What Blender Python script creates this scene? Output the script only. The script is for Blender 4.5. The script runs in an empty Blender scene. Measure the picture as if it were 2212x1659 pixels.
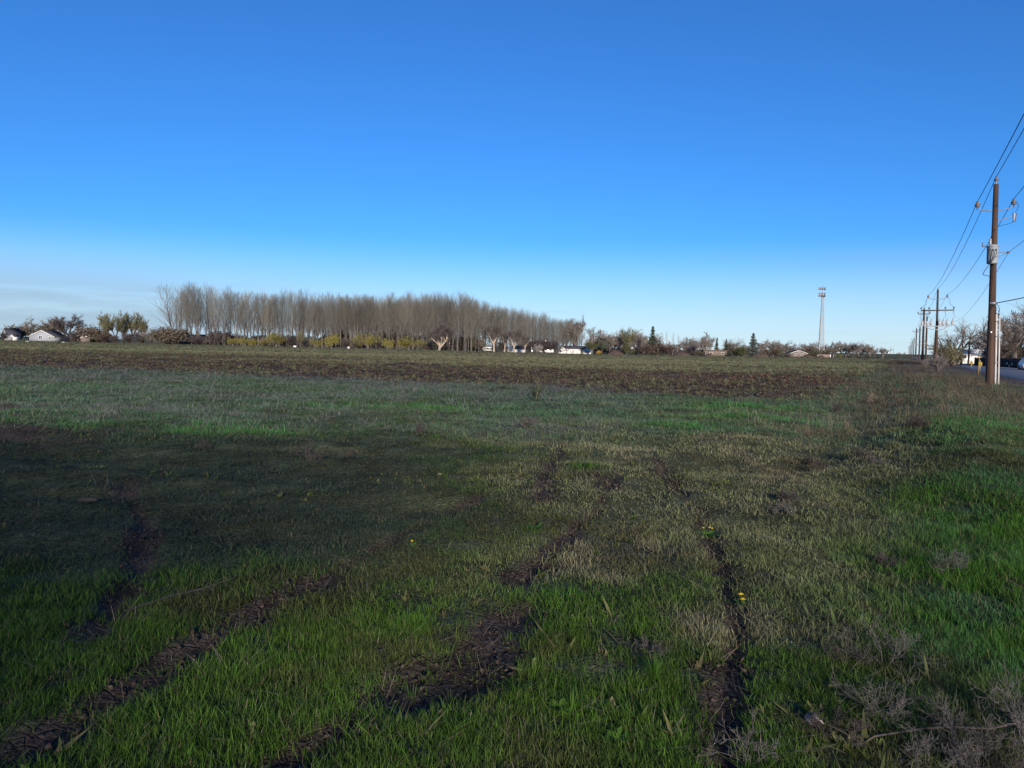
import bpy, math, random
import numpy as np
from mathutils import Vector, Matrix, Quaternion, Euler

R = math.radians
SC = bpy.context.scene
C = SC.collection
FPX, CX, CY = 1599.0, 1106.0, 829.5      # focal length and centre in a 2212-wide picture

# ------------------------------------------------------------------ camera
EYE = 1.6
PITCH, ROLL = R(2.92), R(1.08)
cam = bpy.data.cameras.new('camera')
cam.sensor_width = 36.0
cam.lens = 36.0 * FPX / 2212.0
cam.clip_start, cam.clip_end = 0.05, 20000.0
camo = bpy.data.objects.new('camera', cam)
C.objects.link(camo)
CAMROT = (Matrix.Rotation(math.pi / 2 - PITCH, 3, 'X') @ Matrix.Rotation(ROLL, 3, 'Z'))
camo.matrix_world = Matrix.Translation((0, 0, EYE)) @ CAMROT.to_4x4()
SC.camera = camo

# ------------------------------------------------------------------ light
SUN_AZ, SUN_EL = R(173), R(13.5)           # azimuth clockwise from the view direction
world = bpy.data.worlds.new('World')
SC.world = world
world.use_nodes = True
wn, wl = world.node_tree.nodes, world.node_tree.links
bg = wn['Background']
sky = wn.new('ShaderNodeTexSky')
sky.sky_type = 'NISHITA'
sky.sun_disc = False
sky.sun_elevation, sky.sun_rotation = SUN_EL, SUN_AZ
sky.air_density, sky.dust_density, sky.ozone_density = 1.0, 0.02, 9.6
bg.inputs[1].default_value = 0.105
# thin cloud bank low over the far left part of the sky and a few faint wisps
def wnode(t, **k):
    n = wn.new(t)
    for a, b in k.items():
        setattr(n, a, b)
    return n
def wmath(op, a, b=None, c=None, clamp=False):
    n = wnode('ShaderNodeMath', operation=op, use_clamp=clamp)
    for i, v in enumerate((a, b, c)):
        if v is None:
            continue
        if isinstance(v, (int, float)):
            n.inputs[i].default_value = v
        else:
            wl.new(v, n.inputs[i])
    return n.outputs[0]
tc = wnode('ShaderNodeTexCoord')
sep = wnode('ShaderNodeSeparateXYZ')
wl.new(tc.outputs['Generated'], sep.inputs[0])
mp = wnode('ShaderNodeMapping')
mp.inputs['Scale'].default_value = (2.2, 2.2, 22.0)
mp.inputs['Rotation'].default_value = (0, R(3.0), 0)
wl.new(tc.outputs['Generated'], mp.inputs[0])
cn = wnode('ShaderNodeTexNoise')
cn.inputs['Scale'].default_value = 1.3
cn.inputs['Detail'].default_value = 6.0
cn.inputs['Roughness'].default_value = 0.55
wl.new(mp.outputs[0], cn.inputs[0])
def wramp(v, lo, hi):
    n = wnode('ShaderNodeMapRange', interpolation_type='SMOOTHSTEP')
    wl.new(v, n.inputs[0])
    n.inputs[1].default_value, n.inputs[2].default_value = lo, hi
    return n.outputs[0]
low = wramp(sep.outputs['Z'], 0.115, 0.03)
west = wramp(sep.outputs['X'], -0.10, -0.48)
bank = wmath('MULTIPLY', wmath('MULTIPLY', low, west), wramp(cn.outputs['Fac'], 0.30, 0.58))
wisp = wmath('MULTIPLY', wramp(cn.outputs['Fac'], 0.56, 0.74), wramp(sep.outputs['Z'], 0.20, 0.05))
cl = wmath('MAXIMUM', wmath('MULTIPLY', bank, 0.62), wmath('MULTIPLY', wisp, 0.30), clamp=True)
veil = wnode('ShaderNodeMix', data_type='RGBA')
wl.new(wmath('MULTIPLY', wramp(sep.outputs['Z'], 0.15, 0.0), 0.62), veil.inputs['Factor'])
wl.new(sky.outputs[0], veil.inputs['A'])
veil.inputs['B'].default_value = (4.6, 5.5, 5.9, 1)
mixc = wnode('ShaderNodeMix', data_type='RGBA')
wl.new(cl, mixc.inputs['Factor'])
wl.new(veil.outputs['Result'], mixc.inputs['A'])
mixc.inputs['B'].default_value = (1.75, 2.45, 3.3, 1)
wl.new(mixc.outputs['Result'], bg.inputs[0])

to_sun = Vector((math.sin(SUN_AZ) * math.cos(SUN_EL), math.cos(SUN_AZ) * math.cos(SUN_EL), math.sin(SUN_EL)))
sl = bpy.data.lights.new('sun', 'SUN')
sl.energy, sl.angle, sl.color = 4.2, R(5.0), (1.0, 0.88, 0.76)
so = bpy.data.objects.new('sun', sl)
so.rotation_euler = to_sun.to_track_quat('Z', 'Y').to_euler()
so.location = (20, -40, 60)
C.objects.link(so)
SC.view_settings.view_transform = 'Standard'
SC.view_settings.look = 'None'
SC.view_settings.exposure = 0.70
SC.view_settings.gamma = 1.0
SC.render.engine = 'CYCLES'
SC.cycles.max_bounces = 6
SC.cycles.diffuse_bounces = 3
SC.cycles.transparent_max_bounces = 8

# ------------------------------------------------------------------ noise and terrain
def hash2(ix, iy, seed):
    h = (ix.astype(np.int64) * 374761393 + iy.astype(np.int64) * 668265263 + seed * 1442695041) & 0x7fffffff
    h = ((h ^ (h >> 13)) * 1274126177) & 0x7fffffff
    return ((h ^ (h >> 16)) & 0xffff) / 65535.0
def vnoise(x, y, seed=0):
    x, y = np.asarray(x, float), np.asarray(y, float)
    ix, iy = np.floor(x), np.floor(y)
    fx, fy = x - ix, y - iy
    fx, fy = fx * fx * (3 - 2 * fx), fy * fy * (3 - 2 * fy)
    a, b = hash2(ix, iy, seed), hash2(ix + 1, iy, seed)
    c, d = hash2(ix, iy + 1, seed), hash2(ix + 1, iy + 1, seed)
    return (a * (1 - fx) + b * fx) * (1 - fy) + (c * (1 - fx) + d * fx) * fy
def fbm(x, y, seed=0, oct=3):
    s, t, amp = 0.0, 0.0, 1.0
    for o in range(oct):
        s = s + amp * vnoise(np.asarray(x) * 2 ** o + 17.3 * o, np.asarray(y) * 2 ** o - 9.1 * o, seed + o)
        t += amp
        amp *= 0.5
    return s / t
def sstep(a, b, v):
    t = np.clip((np.asarray(v, float) - a) / (b - a), 0, 1)
    return t * t * (3 - 2 * t)

UX, UY = 0.4669, 0.8843                  # direction of the road and of the pole line
def off(x, y):                           # signed distance right of the pole line
    return (np.asarray(x) - 4.7) * UY - np.asarray(y) * UX
def on_line(D, s=0.0):                   # a point at depth D on the line s metres right of the poles
    return (4.7 + 0.528 * D + s / UY, D)

def base_z(x, y):
    x, y = np.asarray(x, float), np.asarray(y, float)
    yy = np.maximum(y, 1.0)
    a = np.clip(x / yy, -3, 3)
    k = np.interp(a, [-1.2, -.7, -.44, -.28, -.1, .08, .23, .41, .5, .62, 1.2], [.0, .1, .5, .65, 1.05, 1.75, 1.6, 1.2, 1.3, 1.35, 1.2])
    d = np.clip(y - 45, 0, 640)
    return -k * (d - 30 * (1 - np.exp(-d / 30))) / 300.0

def ray(px, py):
    return CAMROT @ Vector(((px - CX) / FPX, -(py - CY) / FPX, -1.0))
def gp(px, py):                          # the ground point seen at a pixel of the 2212-wide picture
    d = ray(px, py)
    t = EYE / max(1e-4, -d.z)
    for _ in range(12):
        z = float(base_z(d.x * t, d.y * t))
        t = (EYE - z) / max(1e-4, -d.z)
    return (d.x * t, d.y * t)
def hor(px):                             # horizon row at a column
    return 748.0 + 0.01885 * (px - CX)
def at(px, D):                           # ground position at depth D along a column
    d = ray(px, hor(px) + 8)
    return (d.x / d.y * D, D)
def mpx(n, D):                           # n pixels at depth D, in metres
    return n * D / FPX

RUTS = [
    ([(-120, 1700), (0, 1640), (130, 1570), (280, 1490), (420, 1405), (490, 1360), (600, 1300), (700, 1258), (800, 1200), (880, 1150), (960, 1100), (1040, 1070)], .15),
    ([(-60, 1560), (60, 1500), (140, 1470)], .11),
    ([(600, 1690), (690, 1610), (780, 1540), (860, 1480), (930, 1440)], .12),
    ([(880, 1540), (980, 1490), (1020, 1440), (1060, 1370), (1130, 1330)], .20),
    ([(1100, 1260), (1170, 1210), (1230, 1150), (1290, 1095), (1320, 1030)], .17),
    ([(1180, 1085), (1175, 1030), (1195, 985), (1225, 935)], .15),
    ([(1560, 1690), (1565, 1600), (1560, 1520), (1580, 1450), (1600, 1380), (1580, 1290), (1555, 1200), (1510, 1110), (1470, 1060), (1420, 990)], .13),
    ([(215, 1370), (250, 1300), (295, 1235), (315, 1130), (285, 1080), (262, 1050)], .17),
]
RUTW = [(np.array([gp(*p) for p in pl]), w) for pl, w in RUTS]
PATCH = [(gp(*p), r) for p, r in [((1090, 1360), .19), ((60, 1620), .2), ((150, 1590), .15), ((270, 1290), .25), ((1190, 1225), .2),
                                  ((30, 940), 1.6), ((-160, 945), 2.0), ((1570, 1580), .13), ((690, 1255), .22)]]
def rut_d(x, y):                         # distance to the nearest rut in units of its half width
    x, y = np.asarray(x, float), np.asarray(y, float)
    best = np.full(x.shape, 9.0)
    m = (y < 26) & (y > 0.5)
    if not m.any():
        return best
    xs, ys = x[m], y[m]
    b = np.full(xs.shape, 9.0)
    wob = 0.18 + 0.7 * fbm(xs * 2.3, ys * 2.3, 71, 2) + .55 * fbm(xs * 9, ys * 9, 72, 2)
    for pts, w in RUTW:
        for (x0, y0), (x1, y1) in zip(pts[:-1], pts[1:]):
            dx, dy = x1 - x0, y1 - y0
            t = np.clip(((xs - x0) * dx + (ys - y0) * dy) / (dx * dx + dy * dy + 1e-9), 0, 1)
            b = np.minimum(b, np.hypot(xs - x0 - t * dx, ys - y0 - t * dy) / (w * wob))
    for (px, py), r in PATCH:
        b = np.minimum(b, np.hypot(xs - px, (ys - py) * .8) / (r * wob))
    gap = sstep(.44, .66, fbm(xs * .9, ys * .9, 77, 2))
    best[m] = b * (1.0 + (.5 + 1.4 * sstep(4.5, 8, ys)) * gap)
    return best

EDGE_X = [-90, -55, -28, -12, 0, 6, 10.4, 16, 30, 60, 200]
EDGE_Y = [62, 50, 40, 34, 29, 25.2, 24, 25, 30, 40, 60]
def plough(x, y):                        # 1 on the ploughed field
    x, y = np.asarray(x, float), np.asarray(y, float)
    e = np.interp(x, EDGE_X, EDGE_Y) + 1.6 * (fbm(x * .35, y * .35, 5, 2) - .5)
    return sstep(-.8, 1.2, y - e) * sstep(-5.5, -8.0, off(x, y) + 2 * (fbm(x * .2, y * .2, 9, 2) - .5))

def ground_z(x, y):
    x, y = np.asarray(x, float), np.asarray(y, float)
    s = off(x, y)
    z = base_z(x, y)
    rough = sstep(2.4, 0.8, s) * sstep(-6, 1, y)
    far = 1 / (1 + np.maximum(y, 0) / 220)
    z = z + rough * far * (0.16 * (fbm(x * .28, y * .28, 1, 3) - .5) + 0.17 * (fbm(x * .9, y * 1.5, 2, 2) - .5) * sstep(60, 30, y) * sstep(3, 8, y))
    z = z + rough * sstep(12, 6, y) * 0.03 * (fbm(x * 5, y * 5, 3, 2) - .5)
    p = plough(x, y)
    z = z + p * sstep(140, 60, y) * 0.22 * (np.abs(fbm(x * 1.3, y * 1.3, 13, 3) - .5) * 2 - .25)
    z = z + np.exp(-((s + 3.0) / 1.1) ** 2) * .26 * sstep(6, 10, y) * sstep(60, 30, y) - np.exp(-((s + 5.4) / .8) ** 2) * .16 * sstep(8, 12, y) * sstep(60, 30, y)
    z = z - sstep(2.0, 3.4, s) * 0.03
    rd = rut_d(x, y)
    z = z - 0.045 * np.exp(-(rd / .95) ** 2)
    return z
def gz(x, y):
    return float(ground_z(np.array([x]), np.array([y]))[0])

# ------------------------------------------------------------------ mesh helpers
class MB:
    """collects vertices and faces of ONE mesh"""
    def __init__(self):
        self.v, self.f, self.n = [], [], 0
    def add(self, verts, faces):
        verts = np.asarray(verts, float).reshape(-1, 3)
        faces = np.asarray(faces, int)
        self.v.append(verts)
        self.f.append(faces + self.n)
        self.n += len(verts)
        return self
    def box(self, lo, hi, M=None):
        (a, b, c), (d, e, f) = lo, hi
        v = np.array([(a, b, c), (d, b, c), (d, e, c), (a, e, c), (a, b, f), (d, b, f), (d, e, f), (a, e, f)], float)
        if M is not None:
            v = np.array([tuple(M @ Vector(p)) for p in v])
        return self.add(v, [(3, 2, 1, 0), (4, 5, 6, 7), (0, 1, 5, 4), (1, 2, 6, 5), (2, 3, 7, 6), (3, 0, 4, 7)])
    def tube(self, p0, p1, r0, r1=None, n=8, cap=True):
        r1 = r0 if r1 is None else r1
        p0, p1 = np.array(p0, float), np.array(p1, float)
        self.segs(p0[None], p1[None], np.array([r0]), np.array([r1]), n)
        if cap:
            k = self.n - 2 * n
            # close both ends with a fan
            self.add([p0, p1], np.zeros((0, 3), int))
            c0, c1 = self.n - 2, self.n - 1
            a = np.arange(n)
            b = (a + 1) % n
            self.f.append(np.stack([k + b, k + a, np.full(n, c0)], 1))
            self.f.append(np.stack([k + n + a, k + n + b, np.full(n, c1)], 1))
        return self
    def segs(self, P0, P1, R0, R1, n=3):
        P0, P1 = np.asarray(P0, float), np.asarray(P1, float)
        d = P1 - P0
        d /= np.linalg.norm(d, axis=1, keepdims=True) + 1e-9
        ref = np.where(np.abs(d[:, 2:3]) > .9, np.array([[1., 0, 0]]), np.array([[0, 0, 1.]]))
        u = np.cross(d, ref)
        u /= np.linalg.norm(u, axis=1, keepdims=True) + 1e-9
        w = np.cross(d, u)
        ang = np.arange(n) * 2 * math.pi / n
        ring = u[:, None] * np.cos(ang)[None, :, None] + w[:, None] * np.sin(ang)[None, :, None]
        A = P0[:, None] + ring * np.asarray(R0)[:, None, None]
        B = P1[:, None] + ring * np.asarray(R1)[:, None, None]
        v = np.concatenate([A, B], 1).reshape(-1, 3)
        i = np.arange(len(P0))[:, None] * 2 * n
        a = np.arange(n)[None]
        b = (a + 1) % n
        f = np.stack([i + a, i + b, i + n + b, i + n + a], 2).reshape(-1, 4)
        return self.add(v, f)
    def path(self, pts, r, n=6):
        pts = np.asarray(pts, float)
        rr = np.full(len(pts), r) if np.isscalar(r) else np.asarray(r)
        return self.segs(pts[:-1], pts[1:], rr[:-1], rr[1:], n)
    def lathe(self, prof, n=14, origin=(0, 0, 0)):
        prof = np.asarray(prof, float)
        ang = np.arange(n) * 2 * math.pi / n
        v = np.stack([prof[:, 0:1] * np.cos(ang), prof[:, 0:1] * np.sin(ang), np.repeat(prof[:, 1:2], n, 1)], 2) + np.array(origin)
        m = len(prof)
        i = np.arange(m - 1)[:, None] * n
        a = np.arange(n)[None]
        b = (a + 1) % n
        return self.add(v.reshape(-1, 3), np.stack([i + a, i + b, i + n + b, i + n + a], 2).reshape(-1, 4))
    def mesh(self, name, material=None, smooth=False):
        me = bpy.data.meshes.new(name)
        v = np.concatenate(self.v)
        me.vertices.add(len(v))
        me.vertices.foreach_set('co', v.ravel())
        loops, starts, tot = [], [], 0
        for f in self.f:
            if len(f) == 0:
                continue
            k = f.shape[1]
            loops.append(f.ravel())
            starts.append(tot + np.arange(len(f)) * k)
            tot += f.size
        loops, starts = np.concatenate(loops), np.concatenate(starts)
        me.loops.add(len(loops))
        me.loops.foreach_set('vertex_index', loops.astype(np.int32))
        me.polygons.add(len(starts))
        me.polygons.foreach_set('loop_start', starts.astype(np.int32))
        if smooth:
            me.polygons.foreach_set('use_smooth', np.ones(len(starts), bool))
        me.update(calc_edges=True)
        me.validate()
        if material is not None:
            me.materials.append(material)
        return me

def link(name, data, parent=None, loc=(0, 0, 0), rotz=0.0, scale=None):
    o = bpy.data.objects.new(name, data)
    C.objects.link(o)
    o.location = loc
    o.rotation_euler = (0, 0, rotz)
    if scale is not None:
        o.scale = scale if not np.isscalar(scale) else (scale,) * 3
    if parent is not None:
        o.parent = parent
    return o
def tag(o, label, cat=None, group=None, kind=None):
    o['label'] = label
    if cat:
        o['category'] = cat
    if group:
        o['group'] = group
    if kind:
        o['kind'] = kind
    return o
def thing(name, label, cat, loc, rotz=0.0, group=None, scale=None):
    return tag(link(name, None, None, loc, rotz, scale), label, cat, group)
def part(name, mb, material, parent, smooth=False):
    return link(name, mb.mesh(name, material, smooth) if isinstance(mb, MB) else mb, parent)

# ------------------------------------------------------------------ materials
def mat(name, col, rough=.85, var=.25, scale=3.0, col2=None, bump=0.0, bscale=20.0, rnd=0.0, metal=0.0, stretch=None, transl=0.0, spec=.3):
    m = bpy.data.materials.new(name)
    m.use_nodes = True
    n, l = m.node_tree.nodes, m.node_tree.links
    b = n['Principled BSDF']
    b.inputs['Roughness'].default_value = rough
    b.inputs['Metallic'].default_value = metal
    b.inputs['Specular IOR Level'].default_value = spec
    t = n.new('ShaderNodeTexCoord')
    src = t.outputs['Object']
    if stretch:
        mpn = n.new('ShaderNodeMapping')
        mpn.inputs['Scale'].default_value = stretch
        l.new(src, mpn.inputs[0])
        src = mpn.outputs[0]
    nz = n.new('ShaderNodeTexNoise')
    nz.inputs['Scale'].default_value = scale
    nz.inputs['Detail'].default_value = 5
    l.new(src, nz.inputs[0])
    rp = n.new('ShaderNodeValToRGB')
    c2 = col2 or tuple(max(0, c * (1 - var)) for c in col)
    c1 = col if col2 else tuple(min(1, c * (1 + var)) for c in col)
    rp.color_ramp.elements[0].position, rp.color_ramp.elements[1].position = .3, .7
    rp.color_ramp.elements[0].color = (*c2, 1)
    rp.color_ramp.elements[1].color = (*c1, 1)
    l.new(nz.outputs['Fac'], rp.inputs[0])
    out = rp.outputs[0]
    if rnd:
        oi = n.new('ShaderNodeObjectInfo')
        mr = n.new('ShaderNodeMapRange')
        l.new(oi.outputs['Random'], mr.inputs[0])
        mr.inputs[3].default_value, mr.inputs[4].default_value = 1 - rnd, 1 + rnd
        hs = n.new('ShaderNodeHueSaturation')
        l.new(mr.outputs[0], hs.inputs['Value'])
        l.new(out, hs.inputs['Color'])
        out = hs.outputs[0]
    l.new(out, b.inputs['Base Color'])
    if bump:
        bz = n.new('ShaderNodeTexNoise')
        bz.inputs['Scale'].default_value = bscale
        bz.inputs['Detail'].default_value = 4
        l.new(src, bz.inputs[0])
        bp = n.new('ShaderNodeBump')
        bp.inputs['Strength'].default_value = bump
        bp.inputs['Distance'].default_value = .02
        l.new(bz.outputs['Fac'], bp.inputs['Height'])
        l.new(bp.outputs[0], b.inputs['Normal'])
    if transl:
        tr = n.new('ShaderNodeBsdfTranslucent')
        l.new(out, tr.inputs[0])
        mx = n.new('ShaderNodeMixShader')
        mx.inputs[0].default_value = transl
        l.new(b.outputs[0], mx.inputs[1])
        l.new(tr.outputs[0], mx.inputs[2])
        l.new(mx.outputs[0], n['Material Output'].inputs[0])
    return m

M = {}
M['bark'] = mat('bark', (.13, .112, .098), .95, .35, 2.0, rnd=.25)
M['bark_dark'] = mat('bark_dark', (.055, .043, .038), .95, .35, 2.0, rnd=.2)
M['bark_pale'] = mat('bark_pale', (.33, .27, .21), .9, .3, 1.5, rnd=.15)
M['poplar_bark'] = mat('poplar_bark', (.105, .095, .088), .95, .35, 1.2, rnd=.3)
M['poplar_twig'] = mat('poplar_twig', (.18, .162, .146), .95, .3, .5, col2=(.14, .138, .105), rnd=.3)
M['twig'] = mat('twig', (.20, .175, .155), .95, .3, 1.0, rnd=.2)
M['twig_olive'] = mat('twig_olive', (.12, .115, .06), .95, .3, 1.0, rnd=.2)
M['twig_red'] = mat('twig_red', (.115, .08, .07), .95, .35, 1.0, rnd=.2)
M['twig_dark'] = mat('twig_dark', (.085, .07, .068), .95, .3, 1.0, rnd=.2)
M['leaf_willow'] = mat('leaf_willow', (.36, .31, .06), .8, .3, .6, col2=(.20, .185, .05), rnd=.15, transl=.3)
M['leaf_bud'] = mat('leaf_bud', (.20, .18, .09), .85, .3, .6, col2=(.15, .12, .075), rnd=.2, transl=.25)
M['leaf_yellow'] = mat('leaf_yellow', (.62, .40, .02), .8, .25, 1.2, transl=.3)
M['blossom'] = mat('blossom', (.55, .52, .50), .8, .2, 1.2, transl=.2)
M['needle'] = mat('needle', (.052, .068, .045), .8, .35, 1.0, rnd=.2)
M['needle_blue'] = mat('needle_blue', (.075, .09, .075), .8, .35, 1.0, rnd=.15)
M['juniper'] = mat('juniper', (.07, .085, .03), .85, .35, 1.2, rnd=.2)
M['hedge_brown'] = mat('hedge_brown', (.115, .095, .078), .9, .35, 1.0, col2=(.08, .075, .045), rnd=.2)
M['wood_pole'] = mat('wood_pole', (.078, .046, .032), .9, .35, 6.0, col2=(.022, .013, .010), bump=.6, bscale=14, stretch=(1, 1, .07), rnd=.2)
M['grey_metal'] = mat('grey_metal', (.24, .25, .27), .45, .08, 4.0, metal=.2)
M['steel'] = mat('steel', (.38, .39, .40), .45, .12, 2.0, metal=.5)
M['white_steel'] = mat('white_steel', (.34, .34, .34), .6, .12, 2.0)
M['transformer'] = mat('transformer', (.26, .285, .31), .5, .1, 4.0)
M['porcelain'] = mat('porcelain', (.12, .095, .09), .35, .15, 8.0, spec=.5)
M['black_cable'] = mat('black_cable', (.018, .018, .02), .6, .2, 9.0)
M['wire'] = mat('wire', (.05, .052, .055), .6, .2, 1.0, metal=.3)
M['conduit'] = mat('conduit', (.42, .40, .37), .55, .12, 3.0)
M['white_paint'] = mat('white_paint', (.78, .77, .74), .6, .06, 2.0)
M['siding'] = mat('siding', (.66, .64, .60), .8, .08, 1.2, stretch=(.4, .4, 6))
M['siding_grey'] = mat('siding_grey', (.27, .285, .31), .8, .08, 1.2, stretch=(.4, .4, 6))
M['siding_brown'] = mat('siding_brown', (.15, .118, .10), .85, .15, 1.2, stretch=(.4, .4, 6))
M['roof_dark'] = mat('roof_dark', (.05, .052, .06), .9, .25, 3.0)
M['roof_brown'] = mat('roof_brown', (.13, .09, .075), .9, .25, 3.0)
M['glass'] = mat('glass', (.03, .035, .04), .12, .1, 1.0, spec=.7)
M['garage'] = mat('garage', (.62, .61, .58), .7, .05, 2.0)
M['brick'] = mat('brick', (.20, .145, .115), .9, .25, 6.0)
M['fence_wood'] = mat('fence_wood', (.055, .045, .042), .9, .35, 2.0, stretch=(3, 3, .4))
M['asphalt'] = mat('asphalt', (.13, .135, .15), .75, .2, 1.5, bump=.3, bscale=30)
M['yellow_sign'] = mat('yellow_sign', (.38, .26, .02), .5, .08, 3.0)
M['black_paint'] = mat('black_paint', (.012, .012, .013), .5, .1, 3.0)
M['tyre'] = mat('tyre', (.02, .02, .021), .85, .2, 8.0)
M['car_white'] = mat('car_white', (.72, .74, .76), .25, .03, 2.0, spec=.6)
M['box_blue'] = mat('box_blue', (.50, .55, .62), .5, .06, 1.0)
M['mound'] = mat('mound', (.075, .05, .04), .95, .35, 1.0, bump=.8, bscale=5)
M['dead_stem'] = mat('dead_stem', (.088, .082, .076), .85, .3, 8.0, rnd=.15)
M['dead_dark'] = mat('dead_dark', (.055, .046, .042), .9, .35, 8.0)
M['straw'] = mat('straw', (.22, .19, .13), .85, .25, 8.0)
M['weed_leaf'] = mat('weed_leaf', (.075, .16, .022), .6, .3, 12.0, transl=.35)
M['bunch_leaf'] = mat('bunch_leaf', (.045, .06, .03), .75, .3, 6.0, transl=.2)
M['flower'] = mat('flower', (.85, .62, .01), .6, .1, 30.0, transl=.2)
M['paper'] = mat('paper', (.30, .26, .25), .8, .15, 12.0)
M['log'] = mat('log', (.04, .036, .034), .95, .3, 7.0, bump=.5)

# ------------------------------------------------------------------ ground
def mixc3(a, b, t):
    t = np.asarray(t)[..., None]
    return np.asarray(a) * (1 - t) + np.asarray(b) * t
def blob(x, y, px, py, rx, ry):
    cx, cy = gp(px, py)
    return np.exp(-(((x - cx) / rx) ** 2 + ((y - cy) / ry) ** 2))
SOIL = np.array((.058, .046, .038))
PLOUGH = np.array((.070, .053, .041))
def ground_albedo(x, y):
    n1 = fbm(x * .6, y * .6, 21, 3)
    n2 = fbm(x * .05, y * .05, 22, 3)
    s = off(x, y)
    c = mixc3(np.tile(np.array((.050, .056, .030)), (len(x), 1)), (.075, .085, .045), n1)
    c = mixc3(c, (.125, .15, .09), sstep(9, 17, y) * (.45 + .5 * n1))
    # ploughed land: bare brown soil by the near edge, a thin green cover farther out
    p = plough(x, y)
    e = np.interp(x, EDGE_X, EDGE_Y)
    n3 = fbm(x * .012 + 3, y * .045, 26, 3)
    g = sstep(4, 78, (y - e) + 65 * (n3 - .5)) * .85
    pc = mixc3(np.tile(PLOUGH, (len(x), 1)), (.148, .15, .086), g)
    red = np.exp(-(((x - 16) / 11) ** 2 + ((y - 43) / 7) ** 2)) * .6
    pc = mixc3(pc, (.115, .062, .048), red)
    c = mixc3(c, pc, p)
    rd = rut_d(x, y)
    c = mixc3(c, SOIL, sstep(1.35, .8, rd))
    v = sstep(-7.5, -4, s) * sstep(24, 40, y)
    c = mixc3(c, (.135, .108, .075), v * sstep(.25, .6, n1))
    sh = sstep(.6, 1.8, s) * sstep(13.5, 11.5, s)
    c = mixc3(c, (.10, .085, .075), sh)
    c = mixc3(c, (.10, .11, .06), sstep(13, 15, s))
    straw = sstep(255, 290, y) * sstep(420, 380, y) * sstep(-.05, .15, x / np.maximum(y, 1))
    c = mixc3(c, (.20, .165, .11), straw * .8)
    c = mixc3(c, (.09, .10, .055), sstep(430, 520, y))
    return c * (0.8 + 0.4 * n2)[:, None]

ang = np.concatenate([np.arange(-52, 52.01, .32), np.arange(56, 308, 4.0)])
ang = np.radians(ang)
rad = np.concatenate([[0.25], 0.5 * np.exp(np.arange(0, 400) * .0237)])
rad = rad[rad < 6500]
AA, RR = np.meshgrid(ang, rad)
gx, gy = (np.sin(AA) * RR).ravel(), (np.cos(AA) * RR).ravel()
gv = np.stack([gx, gy, ground_z(gx, gy)], 1)
na, nr = len(ang), len(rad)
i0 = (np.arange(nr - 1)[:, None] * na)
a0 = np.arange(na)[None]
a1 = (a0 + 1) % na
mb = MB()
mb.add(gv, np.stack([i0 + a0, i0 + na + a0, i0 + na + a1, i0 + a1], 2).reshape(-1, 4))
mb.add([(0, 0, gz(0, 0))], np.zeros((0, 3), int))
k = mb.n - 1
mb.f.append(np.stack([np.full(na, k), np.arange(na), (np.arange(na) + 1) % na], 1))

m = bpy.data.materials.new('ground')
m.use_nodes = True
n, l = m.node_tree.nodes, m.node_tree.links
b = n['Principled BSDF']
b.inputs['Roughness'].default_value = .95
b.inputs['Specular IOR Level'].default_value = .03
t = n.new('ShaderNodeNewGeometry')
va = n.new('ShaderNodeVertexColor')
va.layer_name = 'zcol'
def gnoise(sc, det=5):
    q = n.new('ShaderNodeTexNoise')
    q.inputs['Scale'].default_value = sc
    q.inputs['Detail'].default_value = det
    q.inputs['Roughness'].default_value = .62
    l.new(t.outputs['Position'], q.inputs[0])
    return q.outputs['Fac']
def gm(op, a, b_):
    q = n.new('ShaderNodeMath')
    q.operation = op
    for i, v in enumerate((a, b_)):
        if isinstance(v, (int, float)):
            q.inputs[i].default_value = v
        else:
            l.new(v, q.inputs[i])
    return q.outputs[0]
def gr(v, lo, hi, o0, o1):
    q = n.new('ShaderNodeMapRange')
    l.new(v, q.inputs[0])
    for i, w in enumerate((lo, hi, o0, o1)):
        q.inputs[i + 1].default_value = w
    return q.outputs[0]
fine, mid, big = gnoise(30, 2), gnoise(1.6, 4), gnoise(.12, 2)
mul = gm('MULTIPLY', gm('MULTIPLY', gr(fine, .3, .7, .55, 1.45), gr(mid, .32, .68, .55, 1.45)), gr(big, .3, .7, .75, 1.25))
mx = n.new('ShaderNodeVectorMath')
mx.operation = 'SCALE'
l.new(va.outputs['Color'], mx.inputs[0])
l.new(mul, mx.inputs['Scale'])
l.new(mx.outputs[0], b.inputs['Base Color'])
vo = n.new('ShaderNodeTexVoronoi')
vo.feature = 'DISTANCE_TO_EDGE'
vo.inputs['Scale'].default_value = 13
l.new(t.outputs['Position'], vo.inputs[0])
crack = gr(vo.outputs['Distance'], 0, .06, 0, 1)
hsum = gm('ADD', gm('MULTIPLY', crack, .5), gm('ADD', gm('MULTIPLY', fine, 1.0), gm('MULTIPLY', mid, 2.2)))
bp = n.new('ShaderNodeBump')
bp.inputs['Strength'].default_value = .8
bp.inputs['Distance'].default_value = .025
l.new(hsum, bp.inputs['Height'])
l.new(bp.outputs[0], b.inputs['Normal'])
me = mb.mesh('ground', m, True)
ca = me.color_attributes.new('zcol', 'FLOAT_COLOR', 'POINT')
cols = np.ones((len(me.vertices), 4))
co = np.empty(len(me.vertices) * 3)
me.vertices.foreach_get('co', co)
co = co.reshape(-1, 3)
cols[:, :3] = ground_albedo(co[:, 0], co[:, 1])
ca.data.foreach_set('color', cols.ravel())
ground = link('ground', me)
tag(ground, 'rough open ground with grass land, ploughed field and bare soil', kind='structure')

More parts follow.
